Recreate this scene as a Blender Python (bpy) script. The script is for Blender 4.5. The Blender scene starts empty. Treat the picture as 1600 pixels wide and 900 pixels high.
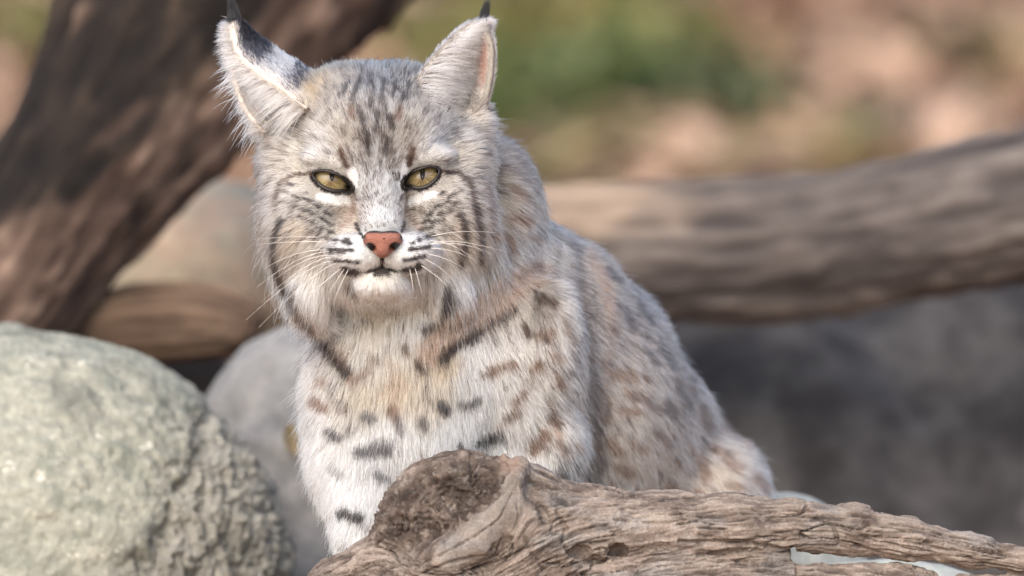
import bpy, math, random
import numpy as np
from mathutils import Vector
from mathutils.kdtree import KDTree

# ------------------------------------------------------------------ camera, light, exposure
sc = bpy.context.scene
COL = sc.collection
U = 0.0004                      # one photograph pixel at the cat's eyes, in metres
DIST = 5.0                      # camera to the eyes
DPX = DIST / U
PITCH = math.radians(7.0)
FOCUS = Vector((0.0, 0.0, 0.60))
FWD = Vector((0, math.cos(PITCH), -math.sin(PITCH)))
UPV = Vector((0, math.sin(PITCH), math.cos(PITCH)))

cam_d = bpy.data.cameras.new('camera')
cam = bpy.data.objects.new('camera', cam_d)
COL.objects.link(cam)
cam.location = FOCUS - FWD * DIST
cam.rotation_euler = (math.radians(90) - PITCH, 0, 0)
cam_d.sensor_width = 36
cam_d.lens = 36 / (1600 * U) * DIST
cam_d.clip_start = 0.1
cam_d.clip_end = 400
cam_d.dof.use_dof = True
cam_d.dof.focus_distance = DIST - 0.004
cam_d.dof.aperture_fstop = 4.6
cam_d.dof.aperture_blades = 9
sc.camera = cam

SUN_EL, SUN_ROT = math.radians(58), math.radians(215)
wd = bpy.data.worlds.new('World')
sc.world = wd
wd.use_nodes = True
wn = wd.node_tree.nodes
sky = wn.new('ShaderNodeTexSky')
sky.sky_type = 'NISHITA'
sky.sun_disc = False
sky.sun_elevation = SUN_EL
sky.sun_rotation = SUN_ROT
sky.dust_density = 4.0
sky.air_density = 1.0
sky.ozone_density = 0.6
wd.node_tree.links.new(sky.outputs[0], wn['Background'].inputs[0])
wn['Background'].inputs[1].default_value = 0.15

sun_d = bpy.data.lights.new('sun', 'SUN')
sun_d.energy = 0.85
sun_d.angle = math.radians(80)
sun_d.color = (1.0, 0.985, 0.97)
sun = bpy.data.objects.new('sun', sun_d)
COL.objects.link(sun)
# direction towards the sun: upper left, a little in front of the cat
sd = Vector((-0.34, -0.85, 0.85)).normalized()
sun.rotation_euler = sd.to_track_quat('Z', 'Y').to_euler()
sun.location = (0, 0, 6)
sky.sun_elevation = math.asin(sd.z)
sky.sun_rotation = math.atan2(sd.x, sd.y)

vs = sc.view_settings
vs.view_transform = 'Standard'
vs.look = 'None'
vs.exposure = 0.98
vs.gamma = 1.0
vs.use_curve_mapping = False
sc.render.engine = 'CYCLES'
sc.cycles.use_denoising = True
sc.cycles.max_bounces = 8
sc.cycles.diffuse_bounces = 4
sc.cycles.glossy_bounces = 4
sc.cycles.transmission_bounces = 7
sc.cycles.use_adaptive_sampling = True
sc.cycles.adaptive_threshold = 0.015
sc.cycles_curves.shape = 'RIBBONS'
sc.cycles_curves.subdivisions = 2

rng = np.random.default_rng(7)
random.seed(7)
FUR_DENSITY = 1.0

# ------------------------------------------------------------------ helpers
def L(px, py, w=0.0):
    """photograph pixel + depth behind the eyes (same unit) -> local metric coords"""
    k = 1 + w / DPX
    return np.array([(px - 800) * k, w, (450 - py) * k], float)

def Larr(a):
    a = np.asarray(a, float)
    k = 1 + a[:, 2] / DPX
    return np.stack([(a[:, 0] - 800) * k, a[:, 2], (450 - a[:, 1]) * k], 1)

def topx(p):
    """local -> photograph pixel + depth"""
    k = 1 + p[:, 1] / DPX
    return np.stack([p[:, 0] / k + 800, 450 - p[:, 2] / k, p[:, 1]], 1)

ROT = np.array([[1, 0, 0], [0, FWD.y, UPV.y], [0, FWD.z, UPV.z]])
def world(p):
    return (np.asarray(p) * U) @ ROT.T + np.array(FOCUS)
def local(p):
    return ((np.asarray(p) - np.array(FOCUS)) @ ROT) / U

def lin(c):
    c = np.asarray(c, float) / 255.0
    return np.where(c <= 0.04045, c / 12.92, ((c + 0.055) / 1.055) ** 2.4)
def lin4(c):
    return tuple(lin(c)) + (1.0,)

_TAB = np.random.default_rng(99).random(65536).astype(np.float32)
def _u(a): return a.astype(np.int64).astype(np.uint32)
def hash3(i, j, k, s=0):
    with np.errstate(over='ignore'):
        h = _u(i) * np.uint32(374761393) + _u(j) * np.uint32(668265263) + _u(k) * np.uint32(3266489917) + np.uint32(s * 144269 + 7)
        h = (h ^ (h >> np.uint32(13))) * np.uint32(1274126177)
    return _TAB[h >> np.uint32(16)]

def vnoise(p, s=0):
    """value noise in -1..1 at points p (N,3)"""
    p = np.asarray(p, np.float32)
    f0 = np.floor(p)
    t = p - f0
    t = t * t * t * (t * (t * 6 - 15) + 10)
    with np.errstate(over='ignore'):
        K = (np.uint32(374761393), np.uint32(668265263), np.uint32(3266489917))
        u = f0.astype(np.int32).view(np.uint32)
        a0 = u[:, 0] * K[0] + np.uint32(s * 144269 + 7)
        b0 = u[:, 1] * K[1]
        c0 = u[:, 2] * K[2]
        def H(a, b, c):
            h = a + b + c
            h = (h ^ (h >> np.uint32(13))) * np.uint32(1274126177)
            return _TAB[h >> np.uint32(16)]
        tx, ty, tz = t[:, 0], t[:, 1], t[:, 2]
        r = 0
        rows = []
        for a in (a0, a0 + K[0]):
            cols = []
            for b in (b0, b0 + K[1]):
                h0, h1 = H(a, b, c0), H(a, b, c0 + K[2])
                cols.append(h0 + (h1 - h0) * tz)
            rows.append(cols[0] + (cols[1] - cols[0]) * ty)
        r = rows[0] + (rows[1] - rows[0]) * tx
    return r * 2 - 1

_RM = np.array([[.80, .36, .48], [-.60, .48, .64], [0, -.80, .60]])
def fbm(p, octv=4, s=0, gain=0.5, lac=2.03):
    p = np.asarray(p, float)
    a, r, n = 1.0, 0, 0
    for o in range(octv):
        r = r + a * vnoise(p, s + o * 17)
        n += a
        a *= gain
        p = (p @ _RM) * lac + 13.7
    return r / n

def voronoi(p, s=0):
    """distance to nearest and second nearest jittered cell point, and cell id"""
    p = np.asarray(p, float)
    f0 = np.floor(p)
    d1 = np.full(len(p), 9.0)
    d2 = np.full(len(p), 9.0)
    cid = np.zeros(len(p))
    for a in (-1, 0, 1):
        for b in (-1, 0, 1):
            for c in (-1, 0, 1):
                q = f0 + np.array([a, b, c])
                h = [hash3(q[:, 0], q[:, 1], q[:, 2], s + 31 * m) for m in range(3)]
                d = np.sqrt((q[:, 0] + h[0] - p[:, 0]) ** 2 + (q[:, 1] + h[1] - p[:, 1]) ** 2 + (q[:, 2] + h[2] - p[:, 2]) ** 2)
                m1 = d < d1
                d2 = np.where(m1, d1, np.minimum(d2, d))
                cid = np.where(m1, h[0], cid)
                d1 = np.where(m1, d, d1)
    return d1, d2, cid

def sstep(a, b, x):
    t = np.clip((x - a) / (b - a), 0, 1)
    return t * t * (3 - 2 * t)

class SDF:
    """signed distance grid filled primitive by primitive (local coords)"""
    def __init__(s, lo, hi, h, big=80.0):
        s.lo = np.array(lo, float)
        s.h = float(h)
        s.n = np.ceil((np.array(hi) - s.lo) / h).astype(int) + 1
        s.big = big
        s.d = np.full(s.n, big, np.float32)
    def box(s, lo, hi):
        a = np.clip(np.floor((lo - s.lo) / s.h).astype(int), 0, s.n)
        b = np.clip(np.ceil((hi - s.lo) / s.h).astype(int) + 1, 0, s.n)
        sl = tuple(slice(i, j) for i, j in zip(a, b))
        g = [(s.lo[k] + s.h * np.arange(a[k], b[k])).astype(np.float32) for k in range(3)]
        return sl, g[0][:, None, None], g[1][None, :, None], g[2][None, None, :]
    def merge(s, sl, d, k, sub=False):
        o = s.d[sl]
        if sub:
            d = -d
            if k > 0:
                h = np.clip(0.5 - 0.5 * (o - d) / k, 0, 1)
                s.d[sl] = o * (1 - h) + d * h + k * h * (1 - h)
            else:
                s.d[sl] = np.maximum(o, d)
        else:
            if k > 0:
                h = np.clip(0.5 + 0.5 * (d - o) / k, 0, 1)
                s.d[sl] = d * (1 - h) + o * h - k * h * (1 - h)
            else:
                s.d[sl] = np.minimum(o, d)
    def ell(s, c, r, k=20, rot=None, sub=False):
        """c = local centre, r = radii (x, depth, z); rot = rotation in the picture plane (radians)"""
        c = np.array(c, float)
        r = np.array(r, float)
        m = r.max() + k + 12
        sl, X, Y, Z = s.box(c - m, c + m)
        x, y, z = X - c[0], Y - c[1], Z - c[2]
        if rot:
            ca, sa = math.cos(rot), math.sin(rot)
            x, z = x * ca + z * sa, -x * sa + z * ca
        k0 = np.sqrt((x / r[0]) ** 2 + (y / r[1]) ** 2 + (z / r[2]) ** 2)
        k1 = np.sqrt((x / r[0] ** 2) ** 2 + (y / r[1] ** 2) ** 2 + (z / r[2] ** 2) ** 2) + 1e-6
        s.merge(sl, (k0 * (k0 - 1) / k1).astype(np.float32), k, sub)
    def cone(s, a, b, ra, rb, k=20, sub=False, flat=1.0):
        a = np.array(a, float)
        b = np.array(b, float)
        m = max(ra, rb) + k + 12
        sl, X, Y, Z = s.box(np.minimum(a, b) - m, np.maximum(a, b) + m)
        ab = b - a
        t = np.clip(((X - a[0]) * ab[0] + (Y - a[1]) * ab[1] + (Z - a[2]) * ab[2]) / (ab @ ab), 0, 1)
        d = np.sqrt((X - a[0] - t * ab[0]) ** 2 + ((Y - a[1] - t * ab[1]) * flat) ** 2 + (Z - a[2] - t * ab[2]) ** 2) - (ra + (rb - ra) * t)
        s.merge(sl, d.astype(np.float32), k, sub)
    def chain(s, pts, k=20, flat=1.0):
        for p, q in zip(pts[:-1], pts[1:]):
            s.cone(L(*p[:3]), L(*q[:3]), p[3], q[3], k, flat=flat)
    def mesh(s):
        return surface_nets(s.d, s.lo, s.h)

def surface_nets(d, lo, h):
    ins = d < 0
    n = d.shape
    c = [slice(0, -1), slice(1, None)]
    cnt = np.zeros(tuple(i - 1 for i in n), np.int8)
    for a in (0, 1):
        for b in (0, 1):
            for e in (0, 1):
                cnt += ins[c[a], c[b], c[e]]
    act = (cnt > 0) & (cnt < 8)
    idx = np.argwhere(act)
    vid = np.full(act.shape, -1, np.int64)
    vid[act] = np.arange(len(idx))
    acc = np.zeros((len(idx), 3))
    num = np.zeros(len(idx))
    I, J, K = idx.T
    corners = [(a, b, e) for a in (0, 1) for b in (0, 1) for e in (0, 1)]
    for p in corners:
        for ax in range(3):
            if p[ax]:
                continue
            q = list(p)
            q[ax] = 1
            dp = d[I + p[0], J + p[1], K + p[2]]
            dq = d[I + q[0], J + q[1], K + q[2]]
            m = (dp < 0) != (dq < 0)
            t = np.where(m, dp / np.where(m, dp - dq, 1), 0)
            pos = np.tile(np.array(p, float), (len(idx), 1))
            pos[:, ax] += t
            acc += pos * m[:, None]
            num += m
    v = lo + h * (idx + acc / num[:, None])
    quads = []
    for ax in range(3):
        o1, o2 = (ax + 1) % 3, (ax + 2) % 3
        sa = [slice(None)] * 3
        sb = [slice(None)] * 3
        sa[ax] = slice(0, -1)
        sb[ax] = slice(1, None)
        A, B = ins[tuple(sa)], ins[tuple(sb)]
        for flip in (False, True):
            e = np.argwhere((A & ~B) if not flip else (~A & B))
            e = e[(e[:, o1] > 0) & (e[:, o2] > 0) & (e[:, o1] < n[o1] - 1) & (e[:, o2] < n[o2] - 1)]
            def g(u, w):
                q = e.copy()
                q[:, o1] -= u
                q[:, o2] -= w
                return vid[q[:, 0], q[:, 1], q[:, 2]]
            f = np.stack([g(1, 1), g(0, 1), g(0, 0), g(1, 0)], 1)
            quads.append(f[:, ::-1] if flip else f)
    return v, np.concatenate(quads)

def smooth_mesh(v, f, it=2, lam=0.5):
    e = np.concatenate([f[:, [0, 1]], f[:, [1, 2]], f[:, [2, 3]], f[:, [3, 0]]])
    for _ in range(it):
        acc = np.zeros_like(v)
        num = np.zeros(len(v))
        for k in range(3):
            acc[:, k] = np.bincount(e[:, 0], v[e[:, 1], k], len(v)) + np.bincount(e[:, 1], v[e[:, 0], k], len(v))
        num = np.bincount(e[:, 0], minlength=len(v)) + np.bincount(e[:, 1], minlength=len(v))
        v = v + lam * (acc / np.maximum(num, 1)[:, None] - v)
    return v

def vnormals(v, f):
    n = np.zeros_like(v)
    fn = np.cross(v[f[:, 2]] - v[f[:, 0]], v[f[:, -1]] - v[f[:, 1]])
    for k in range(f.shape[1]):
        for c in range(3):
            n[:, c] += np.bincount(f[:, k], fn[:, c], len(v))
    return n / (np.linalg.norm(n, axis=1, keepdims=True) + 1e-9)

def subdivide(v, f):
    """quads -> four quads each, smooth midpoints"""
    e = np.sort(np.concatenate([f[:, [0, 1]], f[:, [1, 2]], f[:, [2, 3]], f[:, [3, 0]]]), 1)
    key = e[:, 0] * len(v) + e[:, 1]
    uq, inv = np.unique(key, return_inverse=True)
    em = 0.5 * (v[uq // len(v)] + v[uq % len(v)])
    fc = v[f].mean(1)
    nv, ne, nf = len(v), len(uq), len(f)
    ei = inv.reshape(4, nf) + nv
    ci = np.arange(nf) + nv + ne
    V = np.concatenate([v, em, fc])
    F = np.concatenate([np.stack([f[:, 0], ei[0], ci, ei[3]], 1), np.stack([f[:, 1], ei[1], ci, ei[0]], 1),
                        np.stack([f[:, 2], ei[2], ci, ei[1]], 1), np.stack([f[:, 3], ei[3], ci, ei[2]], 1)])
    return V, F

def tag(o, label=None, cat=None, group=None, kind=None):
    if label: o['label'] = label
    if cat: o['category'] = cat
    if group: o['group'] = group
    if kind: o['kind'] = kind
    return o

def raw_mesh(name, v, f, mat=None, smooth=True):
    me = bpy.data.meshes.new(name)
    if not isinstance(f, list):
        f = np.asarray(f)
        me.vertices.add(len(v))
        me.vertices.foreach_set('co', np.asarray(v, np.float32).ravel())
        k = f.shape[1]
        me.loops.add(f.size)
        me.loops.foreach_set('vertex_index', f.astype(np.int32).ravel())
        me.polygons.add(len(f))
        me.polygons.foreach_set('loop_start', np.arange(0, f.size, k, dtype=np.int32))
        me.update(calc_edges=True)
    else:
        me.from_pydata([tuple(x) for x in v], [], [list(x) for x in f])
        me.update()
    if smooth:
        me.polygons.foreach_set('use_smooth', np.ones(len(me.polygons), bool))
    if mat: me.materials.append(mat)
    return me

def link(name, me, parent=None):
    o = bpy.data.objects.new(name, me)
    COL.objects.link(o)
    if parent is not None: o.parent = parent
    return o

def obj_local(name, v, f, mat, parent=None, smooth=True, origin=None):
    """mesh given in local coords; children keep their parent's origin"""
    W = world(v)
    if parent is not None:
        org = np.array(parent['org'])
        me = raw_mesh(name, W - org, f, mat, smooth)
        o = link(name, me, parent)
        o['org'] = tuple(org) if False else parent['org']
    else:
        org = W.mean(0) if origin is None else np.asarray(origin)
        if origin is None: org[2] = W[:, 2].min()
        me = raw_mesh(name, W - org, f, mat, smooth)
        o = link(name, me)
        o.location = org
        o['org'] = [float(x) for x in org]
    return o

def empty(name, org):
    o = bpy.data.objects.new(name, None)
    COL.objects.link(o)
    o.location = org
    o['org'] = [float(x) for x in org]
    o.empty_display_size = 0.05
    return o

def attr(o, name, a, kind='FLOAT', domain='POINT'):
    at = o.data.attributes.new(name, kind, domain)
    a = np.asarray(a, np.float32)
    if kind == 'FLOAT_COLOR':
        if a.shape[1] == 3: a = np.concatenate([a, np.ones((len(a), 1), np.float32)], 1)
        at.data.foreach_set('color', a.ravel())
    else:
        at.data.foreach_set('value', a.ravel())

def tube(pts, rad, seg=8):
    """closed tapered tube through local points"""
    pts = np.asarray(pts, float)
    n = len(pts)
    rad = np.broadcast_to(rad, (n,))
    t = np.gradient(pts, axis=0)
    t /= np.linalg.norm(t, axis=1, keepdims=True) + 1e-9
    up = np.array([0, 0.3, 1.0]) if abs(t[0, 2]) < 0.9 else np.array([1.0, 0.2, 0])
    v = []
    for i in range(n):
        a = np.cross(t[i], up)
        a /= np.linalg.norm(a) + 1e-9
        b = np.cross(a, t[i])
        th = np.linspace(0, 2 * math.pi, seg, endpoint=False)
        v.append(pts[i] + rad[i] * (np.cos(th)[:, None] * a + np.sin(th)[:, None] * b))
        up = b
    v = np.concatenate(v)
    f = [[i * seg + j, i * seg + (j + 1) % seg, (i + 1) * seg + (j + 1) % seg, (i + 1) * seg + j] for i in range(n - 1) for j in range(seg)]
    return v, np.array(f)[:, ::-1]

def spline(pts, n, closed=False):
    """Catmull-Rom through points"""
    P = np.asarray(pts, float)
    m = len(P)
    t = np.linspace(0, m if closed else m - 1, n, endpoint=not closed)
    i = np.floor(t).astype(int)
    if not closed: i = np.minimum(i, m - 2)
    u = (t - i)[:, None]
    g = (lambda k: P[k % m]) if closed else (lambda k: P[np.clip(k, 0, m - 1)])
    p0, p1, p2, p3 = g(i - 1), g(i), g(i + 1), g(i + 2)
    return 0.5 * (2 * p1 + (p2 - p0) * u + (2 * p0 - 5 * p1 + 4 * p2 - p3) * u ** 2 + (3 * p1 - p0 - 3 * p2 + p3) * u ** 3)

# ------------------------------------------------------------------ materials
def material(name):
    m = bpy.data.materials.new(name)
    m.use_nodes = True
    nt = m.node_tree
    b = nt.nodes['Principled BSDF']
    return m, nt, b

def N(nt, kind, **kw):
    n = nt.nodes.new('ShaderNode' + kind)
    for k, v in kw.items():
        if k in n.inputs: n.inputs[k].default_value = v
        else: setattr(n, k, v)
    return n

def ramp(nt, src, stops):
    r = nt.nodes.new('ShaderNodeValToRGB')
    e = r.color_ramp.elements
    while len(e) < len(stops): e.new(0.5)
    for q, (p, c) in zip(e, stops):
        q.position = p
        q.color = lin4(c)
    nt.links.new(src, r.inputs[0])
    return r.outputs[0]

def mixc(nt, fac, a, b, mode='MIX'):
    m = nt.nodes.new('ShaderNodeMix')
    m.data_type = 'RGBA'
    m.blend_type = mode
    for s, v in ((m.inputs[0], fac), (m.inputs[6], a), (m.inputs[7], b)):
        if isinstance(v, (int, float)): s.default_value = v
        elif isinstance(v, tuple): s.default_value = v
        else: nt.links.new(v, s)
    return m.outputs[2]

def noise(nt, scale, detail=4, rough=0.55, vec=None, dist=0.0):
    n = N(nt, 'TexNoise', Scale=scale, Detail=detail, Roughness=rough, Distortion=dist)
    if vec is not None: nt.links.new(vec, n.inputs['Vector'])
    return n.outputs['Fac']

def objvec(nt, scale=(1, 1, 1), rot=(0, 0, 0)):
    tc = nt.nodes.new('ShaderNodeTexCoord')
    mp = nt.nodes.new('ShaderNodeMapping')
    mp.inputs['Scale'].default_value = scale
    mp.inputs['Rotation'].default_value = rot
    nt.links.new(tc.outputs['Object'], mp.inputs['Vector'])
    return mp.outputs[0]

def bump(nt, b, h, strength=0.4, dist=0.002):
    bp = N(nt, 'Bump', Strength=strength, Distance=dist)
    nt.links.new(h, bp.inputs['Height'])
    nt.links.new(bp.outputs[0], b.inputs['Normal'])

def simple(name, c, rough=0.6, coat=0.0, sss=0.0, spec=0.5):
    m, nt, b = material(name)
    b.inputs['Base Color'].default_value = lin4(c)
    b.inputs['Roughness'].default_value = rough
    b.inputs['Coat Weight'].default_value = coat
    b.inputs['Coat Roughness'].default_value = 0.05
    b.inputs['Specular IOR Level'].default_value = spec
    if sss:
        b.inputs['Subsurface Weight'].default_value = sss
        b.inputs['Subsurface Radius'].default_value = (0.004, 0.002, 0.001)
    return m

def fur_material():
    m = bpy.data.materials.new('fur')
    m.use_nodes = True
    nt = m.node_tree
    nt.nodes.remove(nt.nodes['Principled BSDF'])
    out = nt.nodes['Material Output']
    a = N(nt, 'Attribute', attribute_name='hair_colour')
    h = nt.nodes.new('ShaderNodeHairInfo')
    r = nt.nodes.new('ShaderNodeValToRGB')
    e = r.color_ramp.elements
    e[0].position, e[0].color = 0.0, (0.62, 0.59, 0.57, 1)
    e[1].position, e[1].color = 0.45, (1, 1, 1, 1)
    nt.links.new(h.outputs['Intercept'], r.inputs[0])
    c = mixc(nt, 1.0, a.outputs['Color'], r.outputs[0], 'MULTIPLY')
    p = nt.nodes.new('ShaderNodeBsdfHairPrincipled')
    p.model = 'CHIANG'
    p.parametrization = 'COLOR'
    p.inputs['Roughness'].default_value = 0.45
    p.inputs['Radial Roughness'].default_value = 0.75
    p.inputs['Coat'].default_value = 0.0
    nt.links.new(c, p.inputs['Color'])
    nt.links.new(p.outputs[0], out.inputs['Surface'])
    return m

MAT_FUR = fur_material()

def skin_material():
    m, nt, b = material('skin')
    a = N(nt, 'Attribute', attribute_name='skin_colour')
    nt.links.new(a.outputs['Color'], b.inputs['Base Color'])
    b.inputs['Roughness'].default_value = 0.85
    b.inputs['Specular IOR Level'].default_value = 0.15
    return m
MAT_SKIN = skin_material()

# ================================================================== setting
def ground_at(px, py):
    d = FWD + (px - 800) / DPX * Vector((1, 0, 0)) + (450 - py) / DPX * UPV
    t = -cam.location.z / d.z
    return np.array(cam.location + d * t)

def ground_material():
    m, nt, b = material('leaf_litter_soil')
    v = objvec(nt)
    n1 = noise(nt, 3.2, 5, .6, v)
    n2 = noise(nt, 14, 5, .65, v)
    c = ramp(nt, n1, [(.3, (112, 92, 78)), (.45, (150, 116, 94)), (.58, (168, 132, 108)), (.72, (126, 112, 84))])
    c2 = ramp(nt, n2, [(.3, (92, 72, 60)), (.5, (156, 126, 104)), (.7, (192, 150, 124))])
    nt.links.new(mixc(nt, .5, c, c2), b.inputs['Base Color'])
    b.inputs['Roughness'].default_value = .95
    b.inputs['Specular IOR Level'].default_value = .2
    bump(nt, b, n2, .8, .02)
    return m
nx, ny = 150, 170
gx = np.sign(np.linspace(-1, 1, nx)) * np.abs(np.linspace(-1, 1, nx)) ** 3 * 120
gy = np.concatenate([np.linspace(-60, -2, 20), np.linspace(-1.8, 16, 110), np.linspace(17, 300, 40)])
XX, YY = np.meshgrid(gx, gy, indexing='ij')
ZZ = 0.035 * fbm(np.stack([XX.ravel() * .8, YY.ravel() * .8, 0 * XX.ravel()], 1), 3, 2)
gv = np.stack([XX.ravel(), YY.ravel(), ZZ], 1)
gi_ = np.arange(nx * len(gy)).reshape(nx, len(gy))
gf = np.stack([gi_[:-1, :-1].ravel(), gi_[1:, :-1].ravel(), gi_[1:, 1:].ravel(), gi_[:-1, 1:].ravel()], 1)
ground = link('ground', raw_mesh('ground', gv, gf, ground_material()))
tag(ground, kind='structure')

# fallen leaves on the ground behind: far too many and too soft to count
def leaf_material(name='dry_leaf'):
    m, nt, b = material(name)
    a = N(nt, 'Attribute', attribute_name='leaf_colour')
    v = objvec(nt)
    n1 = noise(nt, 60, 3, .6, v)
    nt.links.new(mixc(nt, .25, a.outputs['Color'], ramp(nt, n1, [(.3, (96, 74, 58)), (.7, (214, 186, 158))]), 'OVERLAY'), b.inputs['Base Color'])
    b.inputs['Roughness'].default_value = .7
    b.inputs['Transmission Weight'].default_value = 0.0
    return m
MAT_LEAF = leaf_material()
def leaf_cards(pos, size, yaw, tilt, curl):
    """curled leaf of eight faces each: (verts, faces)"""
    prof = np.array([(0, 0), (.22, .25), (.32, .55), (.18, .82), (0, 1.0)])
    lv = []
    for k in range(5):
        w, y = prof[k]
        lv += [(-w, y - .5), (0, y - .5), (w, y - .5)]
    lv = np.array(lv)
    n = len(pos)
    x = lv[None, :, 0] * size[:, None]
    y = lv[None, :, 1] * size[:, None]
    z = curl[:, None] * (np.abs(lv[None, :, 0]) * 1.4 + (lv[None, :, 1] ** 2) * .9) * size[:, None]
    ct, st = np.cos(tilt)[:, None], np.sin(tilt)[:, None]
    y, z = y * ct - z * st, y * st + z * ct
    cy, sy = np.cos(yaw)[:, None], np.sin(yaw)[:, None]
    x, y = x * cy - y * sy, x * sy + y * cy
    v = np.stack([x, y, z], 2) + pos[:, None]
    f = []
    for k in range(4):
        a = 3 * k
        f += [(a, a + 1, a + 4, a + 3), (a + 1, a + 2, a + 5, a + 4)]
    F = np.array(f)[None] + (np.arange(n) * 15)[:, None, None]
    return v.reshape(-1, 3), F.reshape(-1, 4)
pal_tint = np.array([.99, .985, .95])
nl = 15000
lx = rng.uniform(-3.2, 3.2, nl)
ly = rng.uniform(1.6, 13.0, nl)
lp = np.stack([lx, ly, .02 + .04 * rng.random(nl)], 1)
lv, lf = leaf_cards(lp, rng.uniform(.05, .13, nl), rng.uniform(0, 6.28, nl), rng.normal(size=nl) * .55, rng.uniform(-.4, .8, nl))
pal = np.array([(150, 124, 108), (172, 146, 130), (132, 113, 102), (162, 142, 116), (118, 103, 95), (184, 160, 147), (146, 132, 102), (114, 111, 80)])
zone = fbm(lp * (2.2, .9, 0), 2, 44)
pk = np.clip(((zone * .9 + .5 + rng.normal(size=nl) * .22) * len(pal)).astype(int), 0, len(pal) - 1)
leaves = link('leaf_litter', raw_mesh('leaf_litter', lv, lf, MAT_LEAF))
tag(leaves, 'dry tan and russet fallen leaves covering the ground behind', 'leaf litter', kind='stuff')
attr(leaves, 'leaf_colour', np.repeat(lin(pal[pk] * pal_tint), 15, 0), 'FLOAT_COLOR')

# low green plants growing out of the litter
def plant_material():
    m, nt, b = material('green_leaf')
    a = N(nt, 'Attribute', attribute_name='leaf_colour')
    nt.links.new(a.outputs['Color'], b.inputs['Base Color'])
    b.inputs['Roughness'].default_value = .55
    return m
MAT_PLANT = plant_material()
MAT_STEM = simple('plant_stem', (92, 88, 56), .8)
def plant(px, py, spread, height, n, cols, label, group):
    base = ground_at(px, py)
    base[2] = 0.0
    root = empty('low_plant', base)
    tag(root, label, 'plant', group)
    r = np.random.default_rng(int(px * 7 + py))
    pos, ends = [], []
    for k in range(n):
        a = r.uniform(0, 6.28)
        q = math.sqrt(r.random()) * spread
        pos.append((q * math.cos(a), q * math.sin(a), height * (.25 + .75 * r.random()) * (1 - .5 * (q / spread) ** 2)))
    pos = np.array(pos)
    v, f = leaf_cards(pos, r.uniform(.035, .075, n), r.uniform(0, 6.28, n), r.normal(size=n) * .7, r.uniform(-.2, .6, n))
    me = raw_mesh('leaves', v, f, MAT_PLANT)
    o = link('leaves', me, root)
    o['kind'] = 'stuff'
    c = lin(np.array(cols))[r.integers(0, len(cols), n)] * r.uniform(.75, 1.2, (n, 1))
    attr(o, 'leaf_colour', np.repeat(c, 15, 0), 'FLOAT_COLOR')
    sv, sf, k0 = [], [], 0
    for p in pos[::4]:
        t = np.linspace(0, 1, 4)[:, None]
        tv, tf = tube(p * t * (1, 1, 1) + np.array([0, 0, .02]) * np.sin(t * 3.1), .0025, 4)
        sv.append(tv)
        sf.append(tf + k0)
        k0 += len(tv)
    link('stems', raw_mesh('stems', np.concatenate(sv), np.concatenate(sf), MAT_STEM), root)
GREEN = [(78, 92, 44), (98, 110, 58), (66, 80, 40), (112, 116, 66)]
OLIVE = [(122, 118, 66), (104, 106, 56), (140, 128, 78)]
DEEP = [(62, 76, 42), (74, 88, 52), (86, 94, 60)]
gp = 'low plants in the leaf litter behind the bobcat'
plant(850, 218, .20, .13, 420, GREEN, 'bright green low plant just right of the upright ear', gp)
plant(915, 205, .2, .16, 300, GREEN, 'green low plant above the back of the bobcat', gp)
plant(860, 130, .26, .17, 380, OLIVE, 'olive green plant behind the tip of the upright ear', gp)
plant(1005, 140, .2, .15, 220, OLIVE, 'sparse olive plant in the leaf litter above the fallen log', gp)
plant(1110, 225, .14, .15, 220, DEEP, 'dark green plant above the pale end of the fallen log', gp)
plant(1465, 130, .10, .10, 110, DEEP, 'small dull green plant near the upper right corner', gp)
plant(1350, 236, .07, .06, 80, DEEP, 'tiny green plant touching the top of the fallen log', gp)
plant(40, 110, .24, .14, 220, OLIVE, 'olive plant in the upper left corner left of the leaning log', gp)
plant(560, 120, .24, .10, 160, OLIVE, 'olive plant between the two ears of the bobcat', gp)
plant(370, 262, .10, .08, 80, OLIVE, 'olive plant in the gap under the leaning log beside the cheek', gp)
plant(930, 40, .2, .10, 120, DEEP, 'dusky green plant at the top edge right of the upright ear', gp)

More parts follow.
